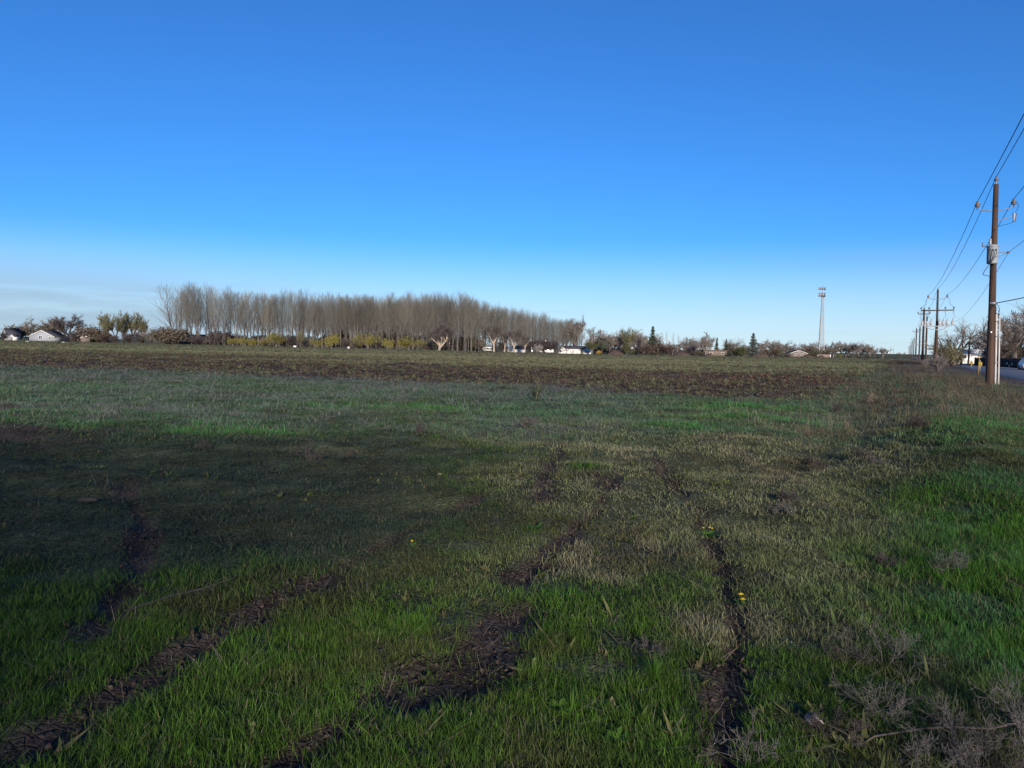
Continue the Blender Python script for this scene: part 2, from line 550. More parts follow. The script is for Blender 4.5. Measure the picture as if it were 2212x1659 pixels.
# road: a cambered strip of asphalt along the pole line
ds = np.concatenate([np.arange(-60, 200, 3.0), np.arange(200, 1500, 15.0)])
rs = np.array([2.9, 3.1, 4.6, 6.2, 7.8, 9.3, 9.5])
rh = np.array([-.02, .05, .09, .12, .09, .05, -.02])
xs, ys = [], []
rv = []
for D in ds:
    for s, h in zip(rs, rh):
        x, y = 4.7 + UX * D + s * UY, UY * D - s * UX
        rv.append((x, y, float(base_z(x, y)) + h))
mb = MB()
nn = len(rs)
i0 = np.arange(len(ds) - 1)[:, None] * nn
a0 = np.arange(nn - 1)[None]
mb.add(rv, np.stack([i0 + a0, i0 + a0 + 1, i0 + nn + a0 + 1, i0 + nn + a0], 2).reshape(-1, 4))
road = link('road', mb.mesh('road', M['asphalt'], True))
tag(road, 'grey asphalt country road running past the utility poles', kind='structure')
for s0, s1, nm in ((6.05, 6.15, 'yellow'), (6.25, 6.35, 'yellow')):
    mb = MB()
    pv = []
    for D in ds:
        for s in (s0, s1):
            x, y = 4.7 + UX * D + s * UY, UY * D - s * UX
            pv.append((x, y, float(base_z(x, y)) + float(np.interp(s, rs, rh)) + .004))
    i0 = np.arange(len(ds) - 1)[:, None] * 2
    mb.add(pv, np.concatenate([i0, i0 + 1, i0 + 3, i0 + 2], 1))
    link('road_marking', mb.mesh('road_marking', M['yellow_sign']), road)

# ------------------------------------------------------------------ grass and field growth
rng = np.random.default_rng(4)
lib = bpy.data.collections.new('growth_library')      # blade clumps that the grass and field covers are made of
def blade_mat(name, transl=.35, tip=1.5, root=.55):
    m = bpy.data.materials.new(name)
    m.use_nodes = True
    n, l = m.node_tree.nodes, m.node_tree.links
    b = n['Principled BSDF']
    b.inputs['Roughness'].default_value = .6
    b.inputs['Specular IOR Level'].default_value = .06
    ai = n.new('ShaderNodeAttribute')
    ai.attribute_name = 'col'
    aj = n.new('ShaderNodeAttribute')
    aj.attribute_type, aj.attribute_name = 'INSTANCER', 'col'
    asum = n.new('ShaderNodeVectorMath')
    asum.operation = 'ADD'
    l.new(ai.outputs['Color'], asum.inputs[0])
    l.new(aj.outputs['Color'], asum.inputs[1])
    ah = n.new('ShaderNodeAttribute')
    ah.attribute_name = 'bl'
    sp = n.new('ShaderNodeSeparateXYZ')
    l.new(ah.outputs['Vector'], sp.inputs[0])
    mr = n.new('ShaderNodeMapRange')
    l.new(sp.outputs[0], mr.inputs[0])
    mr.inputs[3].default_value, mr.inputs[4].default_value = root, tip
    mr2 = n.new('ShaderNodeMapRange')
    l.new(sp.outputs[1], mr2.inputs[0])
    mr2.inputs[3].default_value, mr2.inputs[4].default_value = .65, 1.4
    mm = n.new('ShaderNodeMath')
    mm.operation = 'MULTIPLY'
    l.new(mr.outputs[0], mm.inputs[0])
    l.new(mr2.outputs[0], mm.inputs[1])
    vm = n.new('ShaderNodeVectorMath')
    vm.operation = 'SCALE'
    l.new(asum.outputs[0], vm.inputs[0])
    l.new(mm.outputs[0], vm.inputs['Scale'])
    # some blades are dead and straw coloured
    gt = n.new('ShaderNodeMath')
    gt.operation = 'GREATER_THAN'
    l.new(sp.outputs[2], gt.inputs[0])
    gt.inputs[1].default_value = .93
    mx = n.new('ShaderNodeMix')
    mx.data_type = 'RGBA'
    l.new(gt.outputs[0], mx.inputs['Factor'])
    l.new(vm.outputs[0], mx.inputs['A'])
    mx.inputs['B'].default_value = (.14, .12, .06, 1)
    out = mx.outputs['Result']
    l.new(out, b.inputs['Base Color'])
    tr = n.new('ShaderNodeBsdfTranslucent')
    l.new(out, tr.inputs[0])
    ms = n.new('ShaderNodeMixShader')
    ms.inputs[0].default_value = transl
    l.new(b.outputs[0], ms.inputs[1])
    l.new(tr.outputs[0], ms.inputs[2])
    l.new(ms.outputs[0], n['Material Output'].inputs[0])
    return m
BLADE = blade_mat('grass_blade')

def clump(name, nb, rad_, h0, h1, w, lean, curve, seed, dead=0.1, segs=2):
    r = np.random.default_rng(seed)
    V, F, A = [], [], []
    mbx = MB()
    att = []
    for i in range(nb):
        q = rad_ * math.sqrt(r.random())
        th = r.random() * 6.283
        p = np.array((q * math.cos(th), q * math.sin(th), -.012))
        fa = r.random() * 6.283
        h = h0 + (h1 - h0) * r.random()
        ln = lean * r.normal()
        face = np.array((math.cos(fa), math.sin(fa), 0))
        side = np.array((-math.sin(fa), math.cos(fa), 0))
        cv = curve * (0.4 + r.random())
        bri, dd = r.random(), r.random() * (1 if r.random() < .5 + dead else .8)
        pts = []
        for j in range(segs + 1):
            t = j / segs
            c = p + np.array((0, 0, 1)) * h * (t - .25 * cv * t * t) + face * h * (ln * t + cv * t * t)
            ww = w * (1 - t ** 1.6) * .5 * (.8 + .5 * bri)
            if j == segs:
                pts.append(c)
                att.append((t, bri, dd))
            else:
                pts += [c - side * ww, c + side * ww]
                att += [(t, bri, dd)] * 2
        f4 = [(2 * j, 2 * j + 1, 2 * j + 3, 2 * j + 2) for j in range(segs - 1)]
        k0 = mbx.n
        mbx.add(pts, f4)
        mbx.f.append(np.array([(k0 + 2 * segs - 2, k0 + 2 * segs - 1, k0 + 2 * segs)]))
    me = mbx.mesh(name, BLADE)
    at_ = me.attributes.new('bl', 'FLOAT_VECTOR', 'POINT')
    at_.data.foreach_set('vector', np.array(att, np.float32).ravel())
    o = bpy.data.objects.new(name, me)
    lib.objects.link(o)
    return o
def clod(name, seed):
    r = np.random.default_rng(seed)
    mbx = MB()
    att = []
    for i in range(2):
        p = r.normal(size=3) * (.10, .10, .01)
        s = .04 + .07 * r.random()
        nth, nph = 5, 2
        vs = []
        for j in range(nph + 1):
            for k_ in range(nth):
                a, b_ = k_ / nth * 6.283, j / nph * 3.1416
                rr = s * (.7 + .6 * r.random())
                vs.append(p + rr * np.array((math.sin(b_) * math.cos(a), math.sin(b_) * math.sin(a), .6 * math.cos(b_))))
                att.append((.6, r.random(), 0))
        mbx.add(vs, [(j * nth + k_, j * nth + (k_ + 1) % nth, (j + 1) * nth + (k_ + 1) % nth, (j + 1) * nth + k_) for j in range(nph) for k_ in range(nth)])
    me = mbx.mesh(name, BLADE)
    at_ = me.attributes.new('bl', 'FLOAT_VECTOR', 'POINT')
    at_.data.foreach_set('vector', np.array(att, np.float32).ravel())
    o = bpy.data.objects.new(name, me)
    lib.objects.link(o)
# order is alphabetical: the index picks the kind
for q in range(4):
    clump('a%d_lush' % q, 16, .05, .026, .092, .0030, .55, .60, 10 + q)                  # 0-3
for q in range(3):
    clump('b%d_short' % q, 16, .07, .022, .052, .0030, .5, .5, 20 + q, .2)                # 4-6
for q in range(3):
    clump('c%d_dry' % q, 9, .07, .14, .34, .0026, .30, .30, 30 + q, .5)                  # 7-9
for q in range(2):
    clump('d%d_litter' % q, 8, .10, .05, .13, .0026, 1.6, .6, 40 + q, .5)                # 10-11
for q in range(3):
    clump('e%d_tuft' % q, 16, .20, .07, .22, .045, .8, .4, 50 + q, .15, 1)              # 12-14
for q in range(2):
    clod('f%d_clod' % q, 60 + q)                                                        # 15-16
for q in range(3):
    clump('g%d_lush_far' % q, 15, .045, .045, .10, .0045, .35, .3, 70 + q, .1, 1)        # 17-19
for q in range(3):
    clump('h%d_short_far' % q, 15, .07, .025, .06, .0045, .6, .4, 80 + q, .2, 1)         # 20-22
for q in range(3):
    clump('i%d_dry_far' % q, 9, .07, .10, .30, .0030, .35, .2, 90 + q, .5, 1)            # 23-25

for q in range(2):
    clump('j%d_broadleaf' % q, 9, .015, .03, .06, .017, .9, .8, 95 + q, .0, 3)           # 26-27
def growth_group(name, realize):
    ng = bpy.data.node_groups.new(name, 'GeometryNodeTree')
    ng.interface.new_socket('Geometry', in_out='INPUT', socket_type='NodeSocketGeometry')
    ng.interface.new_socket('Geometry', in_out='OUTPUT', socket_type='NodeSocketGeometry')
    gi, go = ng.nodes.new('NodeGroupInput'), ng.nodes.new('NodeGroupOutput')
    ip = ng.nodes.new('GeometryNodeInstanceOnPoints')
    ci = ng.nodes.new('GeometryNodeCollectionInfo')
    ci.inputs['Collection'].default_value = lib
    ci.inputs['Separate Children'].default_value = True
    ci.inputs['Reset Children'].default_value = True
    def gattr(nm, ty):
        q = ng.nodes.new('GeometryNodeInputNamedAttribute')
        q.data_type = ty
        q.inputs['Name'].default_value = nm
        return q.outputs['Attribute']
    ng.links.new(gi.outputs[0], ip.inputs['Points'])
    ng.links.new(ci.outputs[0], ip.inputs['Instance'])
    ip.inputs['Pick Instance'].default_value = True
    ng.links.new(gattr('idx', 'INT'), ip.inputs['Instance Index'])
    ng.links.new(gattr('rot', 'FLOAT_VECTOR'), ip.inputs['Rotation'])
    ng.links.new(gattr('scl', 'FLOAT_VECTOR'), ip.inputs['Scale'])
    out = ip.outputs[0]
    if realize:
        rz = ng.nodes.new('GeometryNodeRealizeInstances')
        ng.links.new(out, rz.inputs[0])
        out = rz.outputs[0]
    ng.links.new(out, go.inputs[0])
    return ng
NG = {False: growth_group('growth', False), True: growth_group('dense_growth', True)}
def scatter(name, label, x, y, idx, scl, col, cat=None, tilt=.15, dense=False):
    z = ground_z(x, y)
    N = len(x)
    me = bpy.data.meshes.new(name)
    me.vertices.add(N)
    me.vertices.foreach_set('co', np.stack([x, y, z], 1).ravel())
    def put(nm, ty, arr, fld):
        q = me.attributes.new(nm, ty, 'POINT')
        q.data.foreach_set(fld, np.ascontiguousarray(arr).ravel())
    rot = np.stack([tilt * rng.normal(size=N), tilt * rng.normal(size=N), rng.random(N) * 6.283], 1)
    put('rot', 'FLOAT_VECTOR', rot.astype(np.float32), 'vector')
    put('scl', 'FLOAT_VECTOR', scl.astype(np.float32), 'vector')
    put('idx', 'INT', idx.astype(np.int32), 'value')
    put('col', 'FLOAT_COLOR', np.concatenate([col, np.ones((N, 1))], 1).astype(np.float32), 'color')
    o = link(name, me)
    tag(o, label, cat, kind='stuff')
    md = o.modifiers.new('growth', 'NODES')
    md.node_group = NG[dense]
    return o

GREEN = np.array((.064, .130, .020))
RICH = np.array((.060, .140, .052))
LEFT_SHADE = np.array((.042, .060, .040))  # left grass colour with the shade mixed into it
OLIVE = np.array((.205, .215, .105))
STRAW = np.array((.26, .215, .15))
GREY = np.array((.27, .285, .255))
def wedge(y0, y1, dens, amax=.98):
    area = amax * (y1 * y1 - y0 * y0)
    N = int(area * dens)
    y = np.sqrt(y0 * y0 + (y1 * y1 - y0 * y0) * rng.random(N))
    return (rng.random(N) * 2 - 1) * amax * y, y
X, Y, IDX, SCL, COL = [], [], [], [], []
for y0, y1, dens, sx, sz in ((1.5, 4.2, 1120, 1.05, .95), (4.2, 7, 500, 1.45, .95), (7, 11, 220, 2.0, 1.0), (11, 18, 105, 2.7, 1.1), (18, 30, 44, 3.9, 1.2), (30, 58, 12, 6.0, 1.4)):
    x, y = wedge(y0, y1, dens)
    N = len(x)
    a = x / y
    s = off(x, y)
    rd = rut_d(x, y)
    pl = plough(x, y)
    n1, n2, n3 = fbm(x * .45, y * .45, 31, 3), fbm(x * 1.7, y * 1.7, 32, 3), fbm(x * .16, y * .22, 33, 3)
    n4 = fbm(x * 4.5, y * 4.5, 34, 2)
    # what grows where, and where shade is put into the colour
    lush = np.clip(sstep(6.2, 4.2, y + 2.2 * (n1 - .5)) * sstep(.36, .08, a + .6 * (n2 - .5)) + .9 * sstep(.49, .61, a + .14 * (n1 - .5)) * sstep(26, 14, y), 0, 1)
    leftshade_sparse = sstep(.02, -.22, a + .25 * (n1 - .5)) * sstep(4.4, 6, y + (n2 - .5)) * sstep(20, 10, y + 7 * (n1 - .5))  # left zone: sparse short grass, its colour darkened to stand for shade
    olive = sstep(-.12, .1, a + .3 * (n1 - .5)) * sstep(3.6, 5.2, y + 2 * (n2 - .5)) * (1 - lush)
    midz = sstep(12, 17, y + 5 * (n1 - .5))
    col = mixc3(np.tile(GREEN * .85, (N, 1)), OLIVE, olive * (1 - .6 * sstep(13, 18, y)))
    col = mixc3(col, STRAW, olive * sstep(.45, .68, n2) * .55)
    col = mixc3(col, GREEN, lush * sstep(.5, .35, a))
    col = mixc3(col, RICH, sstep(.49, .61, a + .12 * (n1 - .5)) * sstep(30, 18, y))
    col = mixc3(col, (.085, .072, .034), sstep(.5, .72, fbm(x * 1.1 + 7, y * 1.1, 37, 3)) * .7)
    col = mixc3(col, LEFT_SHADE, leftshade_sparse)
    greenmid = midz * sstep(.42, .60, n1 + .12 * (n2 - .5))
    col = mixc3(col, (.085, .165, .085), np.clip(greenmid + .45 * midz, 0, 1))
    greyz = midz * sstep(.45, .62, n3 + .3 * (n2 - .5)) * sstep(.45, .2, a)
    for bx, by, rx, ry in ((950, 862, 5, 2.6), (1000, 845, 7, 2.6), (400, 890, 5, 2.5), (600, 860, 6, 2.5), (350, 815, 10, 3.2), (1140, 925, 1.4, .8)):
        greyz = np.maximum(greyz, blob(x, y, bx, by, rx, ry) * sstep(.25, .55, n2) * 1.3)
    greyz = np.clip(greyz, 0, 1)
    isgrey = rng.random(N) < greyz * .62
    vg = np.zeros(N)
    for bx, by, rx, ry in ((330, 915, 2.6, .9), (500, 935, 1.6, .5), (80, 890, 1.5, .6), (1275, 1010, .35, .22), (1200, 1295, .22, .17), (1600, 880, 2.0, .9), (2080, 945, 1.0, .5), (1630, 905, 1.6, .6),
                           (1130, 1150, .2, .12), (2180, 1300, 1.2, 2.0), (2130, 1120, 1.0, 2.0), (850, 880, 2.5, .8), (1480, 920, 1.5, .5)):
        vg = np.maximum(vg, blob(x, y, bx, by, rx, ry))
    vg *= sstep(.2, .5, n2)
    col = mixc3(col, mixc3(np.tile((.050, .125, .018), (N, 1)), (.06, .19, .05), sstep(9, 14, y)), np.clip(vg * 1.2, 0, 1))
    col *= (.7 + .6 * n4)[:, None] * (.8 + .4 * rng.random(N))[:, None]
    verge = sstep(-7.0, -4.5, s + 2 * (n2 - .5)) * sstep(15, 22, y)
    isdry = isgrey | (rng.random(N) < verge * .40)
    dcol = mixc3(np.tile(GREY, (N, 1)), (.20, .155, .10), np.clip(verge + .5 * (n1 - .2), 0, 1)) * (.6 + .5 * rng.random(N))[:, None]
    col = np.where(isdry[:, None], dcol, col)
    # how dense it stands
    keep = np.ones(N)
    keep *= 1 - sstep(1.3, .8, rd + .9 * (n4 - .5) + .5 * (fbm(x * 14, y * 14, 38, 1) - .5)) * .94
    keep *= 1 - pl * .97
    keep *= 1 - leftshade_sparse * (.08 + .45 * sstep(.45, .65, n2))
    keep *= 1 - .55 * olive * sstep(.52, .7, fbm(x * 2.6, y * 2.6, 36, 2))
    keep *= 1 - .8 * sstep(.58, .70, fbm(x * 3.1, y * 3.1, 35, 2)) * (1 - vg)
    keep *= sstep(1.6, .2, s)
    kk = rng.random(N) < keep
    hsc = .52 + .42 * n2 + .22 * lush + .5 * vg - .1 * leftshade_sparse + .2 * midz
    idx = rng.integers(0, 4, N)
    short = rng.random(N) < np.clip(.25 + .3 * olive * (1 - lush) + .45 * leftshade_sparse - .5 * vg, 0, 1)
    idx = np.where(short, rng.integers(4, 7, N), idx)
    idx = np.where(isdry, rng.integers(7, 10, N), idx)
    lit = (rng.random(N) < .035 + .05 * olive) & ~isdry
    idx = np.where(lit, rng.integers(10, 12, N), idx)
    col = np.where(lit[:, None], STRAW * (.5 + .9 * rng.random(N))[:, None], col)
    dryz = np.where(isdry, .42 + .3 * verge, 1.0)
    if y0 >= 11:
        idx = np.where(idx < 4, rng.integers(17, 20, N), np.where(idx < 7, rng.integers(20, 23, N), np.where(idx < 10, rng.integers(23, 26, N), idx)))
    sc = np.stack([sx * (.8 + .4 * rng.random(N))] * 2 + [sz * hsc * dryz * (.8 + .4 * rng.random(N))], 1)
    isl = (idx == 10) | (idx == 11)
    sc[isl] = np.minimum(sc[isl], .8)
    sc[:, 2] *= np.where(isl, .6, 1)
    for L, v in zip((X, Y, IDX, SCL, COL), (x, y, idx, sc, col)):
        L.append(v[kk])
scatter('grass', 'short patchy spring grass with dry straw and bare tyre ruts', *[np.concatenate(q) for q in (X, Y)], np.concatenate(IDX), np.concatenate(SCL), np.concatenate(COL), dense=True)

# low broadleaf weeds between the grass blades
x, y = wedge(1.7, 14, 34)
nn1 = fbm(x * .8, y * .8, 91, 3)
kk = (rut_d(x, y) > 1.0) & (rng.random(len(x)) < sstep(.45, .68, nn1)) & (off(x, y) < 0)
x, y = x[kk], y[kk]
N = len(x)
q = .7 + .9 * rng.random(N)
scatter('ground_weeds', 'low broadleaf weeds growing between the grass blades', x, y, rng.integers(26, 28, N), np.stack([q, q, q], 1), mixc3(np.tile((.055, .095, .022), (N, 1)), (.10, .085, .045), rng.random(N)) * (.7 + .6 * rng.random(N))[:, None], tilt=.25)

# trampled straw and small dead stubs lying in the ruts
x, y = wedge(1.6, 14, 120)
rd = rut_d(x, y)
kk = (rd < 1.5) & (rng.random(len(x)) < .4)
x, y = x[kk], y[kk]
N = len(x)
scatter('rut_litter', 'withered straw bits lying on the bare soil of the ruts', x, y, rng.integers(10, 12, N), np.stack([.55 + .5 * rng.random(N)] * 2 + [.35 + .3 * rng.random(N)], 1),
        np.where(rng.random(N)[:, None] < .5, STRAW * .8, np.array((.06, .05, .035))) * (.5 + .8 * rng.random(N))[:, None], tilt=.3)

x, y = wedge(1.6, 12, 420)
rd = rut_d(x, y)
kk = (rd < 1.25) & (rng.random(len(x)) < .5)
x, y = x[kk], y[kk]
N = len(x)
q = .06 + .16 * rng.random(N) ** 2.5
scatter('soil_crumbs', 'small dark soil crumbs strewn over the bare ruts', x, y, rng.integers(15, 17, N), np.stack([q, q, q * .8], 1), np.tile(SOIL * 1.05, (N, 1)) * (.6 + .8 * rng.random(N))[:, None], tilt=.6)

# cover of the ploughed field: clods by the near edge, spiky tufts farther out
X, Y, IDX, SCL, COL = [], [], [], [], []
for y0, y1, dens, sx in ((20, 40, 20, .62), (40, 70, 11, .85), (70, 120, 4.4, 1.25), (120, 200, 1.3, 2.1), (200, 330, .4, 3.2)):
    x, y = wedge(y0, y1, dens, .85)
    N = len(x)
    pl = plough(x, y)
    e = np.interp(x, EDGE_X, EDGE_Y)
    n1, n2 = fbm(x * .35, y * .35, 41, 3), fbm(x * .03 + 5, y * .10, 42, 3)
    g = sstep(3, 74, (y - e) + 65 * (n2 - .5))
    red = np.exp(-(((x - 16) / 11) ** 2 + ((y - 43) / 7) ** 2))
    clodp = (1 - g) ** 1.5 * .30 + .01
    isclod = rng.random(N) < clodp
    keep = pl * np.where(isclod, 1, (.45 + .55 * g) * sstep(.33, .5, n1 + .2 * g) * (1 - .75 * red))
    kk = (rng.random(N) < keep) & (off(x, y) < -4)
    idx = np.where(isclod, rng.integers(15, 17, N), rng.integers(12, 15, N))
    tc_ = mixc3(np.tile((.14, .14, .075), (N, 1)), (.21, .22, .12), rng.random(N))
    brown = rng.random(N) < .22 * (1 - .5 * g)
    tc_ = np.where(brown[:, None], np.array((.13, .095, .065)), tc_)
    cc = np.tile(PLOUGH, (N, 1)) * (.7 + .7 * rng.random(N))[:, None]
    cc = mixc3(cc, (.12, .065, .05), red * .7)
    col = np.where(isclod[:, None], cc, tc_ * (.42 + .5 * g + .45 * rng.random(N))[:, None])
    q = sx * (.6 + .8 * rng.random(N))
    sc = np.stack([q, q, np.where(isclod, q, .75 * (.7 + .6 * rng.random(N)))], 1)
    for L, v in zip((X, Y, IDX, SCL, COL), (x, y, idx, sc, col)):
        L.append(v[kk])
scatter('field_cover', 'rough cover of soil clods and spiky green tufts on the ploughed field', *[np.concatenate(q) for q in (X, Y)], np.concatenate(IDX), np.concatenate(SCL), np.concatenate(COL))

# tall dry weeds on the verge by the poles
N = 2300
D = 14 + 230 * rng.random(N) ** 1.6
s = -3.2 + 3.2 * rng.normal(size=N) * .75
x, y = 4.7 + .528 * D + s / UY, D
n1 = fbm(x * .3, y * .3, 55, 3)
kk = (s < 1.3) & (rng.random(N) < sstep(.36, .56, n1))
x, y, D, s, n1 = x[kk], y[kk], D[kk], s[kk], n1[kk]
N = len(x)
q = 2.0 + D / 22
scatter('dry_weeds', 'pale dead weeds standing along the verge beside the utility poles', x, y, rng.integers(7, 10, N),
        np.stack([q, q, .8 + 1.3 * rng.random(N) ** 2], 1), mixc3(np.tile((.26, .21, .14), (N, 1)), (.11, .08, .06), sstep(.3, .7, fbm(x * .5, y * .5, 56, 2))) * (.4 + .6 * rng.random(N))[:, None])

# ------------------------------------------------------------------ tree builders
def grow(r, p, d, L, rad_, lvl, P, out):
    """one branch as a wobbling tapered chain, then its side branches; out: list of (p0, p1, r0, r1, level)"""
    k = P['seg'][min(lvl, len(P['seg']) - 1)]
    p, d = np.array(p, float), np.array(d, float)
    nodes = [(p.copy(), d.copy(), rad_)]
    endr = P.get('endr', .35)
    for j in range(k):
        d = d + r.normal(size=3) * P['wob'][min(lvl, len(P['wob']) - 1)]
        d[2] += P['up'][min(lvl, len(P['up']) - 1)] / k
        d /= np.linalg.norm(d)
        q = p + d * L / k
        r0, r1 = rad_ * (1 - (1 - endr) * j / k), rad_ * (1 - (1 - endr) * (j + 1) / k)
        out.append((p, q, max(r0, P['rmin']), max(r1, P['rmin']), lvl))
        p = q
        nodes.append((p.copy(), d.copy(), r1))
    if lvl + 1 >= P['levels']:
        return
    nb = P['n'][lvl]
    nb = nb if isinstance(nb, int) else int(r.integers(nb[0], nb[1] + 1))
    t0 = P['start'][lvl]
    phase = r.random() * 6.28
    for i in range(nb):
        t = t0 + (1 - t0) * (i + r.random() * .8) / nb
        t = min(t, .999)
        j = min(int(t * k), k - 1)
        f = t * k - j
        bp_ = nodes[j][0] * (1 - f) + nodes[j + 1][0] * f
        bd = nodes[j + 1][1]
        az = phase + i * 2.4 + r.normal() * .4
        ref = np.array((1., 0, 0)) if abs(bd[2]) > .8 else np.array((0, 0, 1.))
        u = np.cross(bd, ref)
        u /= np.linalg.norm(u)
        w = np.cross(bd, u)
        an = P['ang'][lvl] * (1 + .25 * r.normal())
        nd = bd * math.cos(an) + (u * math.cos(az) + w * math.sin(az)) * math.sin(an)
        ll = L * P['len'][lvl] * (.7 + .6 * r.random())
        if lvl == 0 and 'prof' in P:
            ll *= P['prof'](t)
        rr = nodes[j][2] * P['rr'][lvl]
        grow(r, bp_, nd, ll, rr, lvl + 1, P, out)

def to_mb(segs, sides):
    mbx = MB()
    if not segs:
        return mbx
    mbx.segs(np.array([q[0] for q in segs]), np.array([q[1] for q in segs]), np.array([q[2] for q in segs]), np.array([q[3] for q in segs]), sides)
    return mbx
def leaves(r, pts, n, spread, size, droop=0.0):
    pts = np.asarray(pts)
    c = pts[r.integers(0, len(pts), n)] + r.normal(size=(n, 3)) * spread
    c[:, 2] -= droop * r.random(n)
    u = r.normal(size=(n, 3))
    u /= np.linalg.norm(u, axis=1, keepdims=True)
    w = np.cross(u, r.normal(size=(n, 3)))
    w /= np.linalg.norm(w, axis=1, keepdims=True) + 1e-9
    s = (size * (.5 + r.random(n)))[:, None]
    v = np.stack([c - u * s, c + w * s * .5, c + u * s, c - w * s * .5], 1).reshape(-1, 3)
    return v, np.arange(4 * n).reshape(-1, 4)

POPLAR = dict(levels=3, seg=[9, 4, 2], wob=[.035, .08, .12], up=[.15, .55, .45], n=[62, 7], start=[.18, .22], ang=[.55, .5], len=[.20, .36], rr=[.34, .6], rmin=.016, endr=.15,
              prof=lambda t: .55 + 1.25 * max(0, 1 - abs(t - .45) / .55) ** .8)
BROAD = dict(levels=5, seg=[3, 5, 4, 3, 2], wob=[.05, .13, .16, .2, .2], up=[.1, .35, .3, .2, .1], n=[(5, 6), 7, 7, 6], start=[.7, .3, .25, .2], ang=[.65, .6, .6, .6], len=[1.55, .52, .5, .5], rr=[.6, .55, .55, .6], rmin=.034, endr=.55)
VASE = dict(BROAD, n=[(4, 5), 8, 7, 6], ang=[.42, .5, .55, .6], up=[.1, .5, .45, .3, .2], len=[2.0, .45, .45, .5], start=[.55, .35, .25, .2])
SHRUB = dict(levels=4, seg=[3, 3, 2, 2], wob=[.16, .2, .25, .25], up=[.3, .3, .2, .1], n=[7, 6, 4], start=[.2, .2, .2], ang=[.6, .65, .7], len=[.5, .5, .5], rr=[.6, .6, .6], rmin=.014, endr=.5)

VAR = {}
def variant(key, build):
    if key not in VAR:
        VAR[key] = build()
    return VAR[key]
def build_poplar(seed, lean=0.0, H=24.0, fork=False):
    r = np.random.default_rng(seed)
    out = []
    if fork:
        grow(r, (0, 0, 0), (lean, 0, 1), H * .16, .30, 2, dict(POPLAR, levels=3), out)
        tp = out[-1][1]
        for sg in (-1, 1):
            grow(r, tp, (sg * .16 + lean, .08 * sg, 1), H * .84 * (1 - .04 * (sg + 1)), .20, 0, dict(POPLAR, n=[46, 8], start=[.16, .25]), out)
    else:
        grow(r, (0, 0, 0), (lean, 0, 1), H, .27, 0, POPLAR, out)
    t = to_mb([q for q in out if q[4] == 0 or q[2] > .05], 5).mesh('trunk', M['poplar_bark'])
    c = to_mb([q for q in out if not (q[4] == 0 or q[2] > .05)], 3).mesh('crown', M['poplar_twig'])
    return t, c
def build_broad(seed, P, H, bark, twig, leaf=None, nleaf=0, lsize=.12, lspread=.25, width=1.0, droop=0, trunk_frac=.2, stems=1, cut=.022, trad=None, thin=1.0):
    r = np.random.default_rng(seed)
    out = []
    for s in range(stems):
        a = r.random() * 6.28
        d = (0, 0, 1) if stems == 1 else (math.cos(a) * .35, math.sin(a) * .35, 1)
        p = (0, 0, 0) if stems == 1 else (math.cos(a) * .15, math.sin(a) * .15, 0)
        grow(r, p, d, 10 * trunk_frac, trad or (.30 / math.sqrt(stems)), 0, dict(P, rmin=.002), out)
    out = [q for q in out if q[4] < P['levels'] - 1 or r.random() < thin]
    zz = max(q[1][2] for q in out)
    f = H / zz
    sc = np.array((f * width, f * width, f))
    out = [(q[0] * sc, q[1] * sc, max(q[2] * f, P['rmin']), max(q[3] * f, P['rmin']), q[4]) for q in out]
    lim = max(cut * 1.8, P['rmin'] * 1.06)
    t = to_mb([q for q in out if q[2] > lim], 6).mesh('trunk', bark)
    mbx = to_mb([q for q in out if q[2] <= lim], 3)
    if leaf is None:
        return t, mbx.mesh('crown', twig)
    tips = [q[1] for q in out if q[4] >= P['levels'] - 2]
    ml = MB()
    ml.add(*leaves(r, tips, nleaf, lspread, lsize, droop))
    if twig is None:
        return t, ml.mesh('crown', leaf)
    # twigs and leaves share the crown mesh, with two materials
    nq = sum(len(q) for q in mbx.f)
    mbx.add(np.concatenate(ml.v), ml.f[0])
    me = mbx.mesh('crown', twig)
    me.materials.append(leaf)
    mi = np.zeros(len(me.polygons), np.int32)
    mi[nq:] = 1
    me.polygons.foreach_set('material_index', mi)
    return t, me
def build_conifer(seed, H, W, leaf, dens=1.0, ragged=.25):
    r = np.random.default_rng(seed)
    mt = MB()
    mt.tube((0, 0, 0), (0, 0, H * .97), H * .018, .02, 6)
    ml = MB()
    z = H * .06
    while z < H * .985:
        t = z / H
        rad_ = W / 2 * (1 - t) ** .8 * (1 + .05 * r.normal()) + .08
        nb = max(4, int((7 + 7 * (1 - t)) * dens))
        for i in range(nb):
            a = r.random() * 6.283
            L = rad_ * (1 + ragged * r.normal())
            if L < .1:
                continue
            d = np.array((math.cos(a), math.sin(a), 0))
            side = np.array((-d[1], d[0], 0))
            q0 = np.array((0, 0, z))
            m_ = max(2, int(L / .35))
            for j in range(m_):
                u = (j + .6) / m_
                c = q0 + d * L * u + np.array((0, 0, -.28 * L * u + .22 * L * u * u))
                for k_ in range(3):
                    sz = (.55 + .35 * r.random()) * (1.15 - .5 * u) * (H / 12) ** .5
                    dd = d * (.5 + .4 * r.random()) + side * r.normal() * .8 + np.array((0, 0, r.normal() * .4 - .25))
                    dd /= np.linalg.norm(dd)
                    ww = np.cross(dd, r.normal(size=3))
                    ww /= np.linalg.norm(ww)
                    ml.add([c - dd * sz * .5 - ww * sz * .22, c + dd * sz * .6 - ww * sz * .06, c + dd * sz * .6 + ww * sz * .06, c - dd * sz * .5 + ww * sz * .22], [(0, 1, 2, 3)])
        z += H * .028 * (1 + .3 * r.normal())
    return mt.mesh('trunk', M['bark_dark']), ml.mesh('crown', leaf)

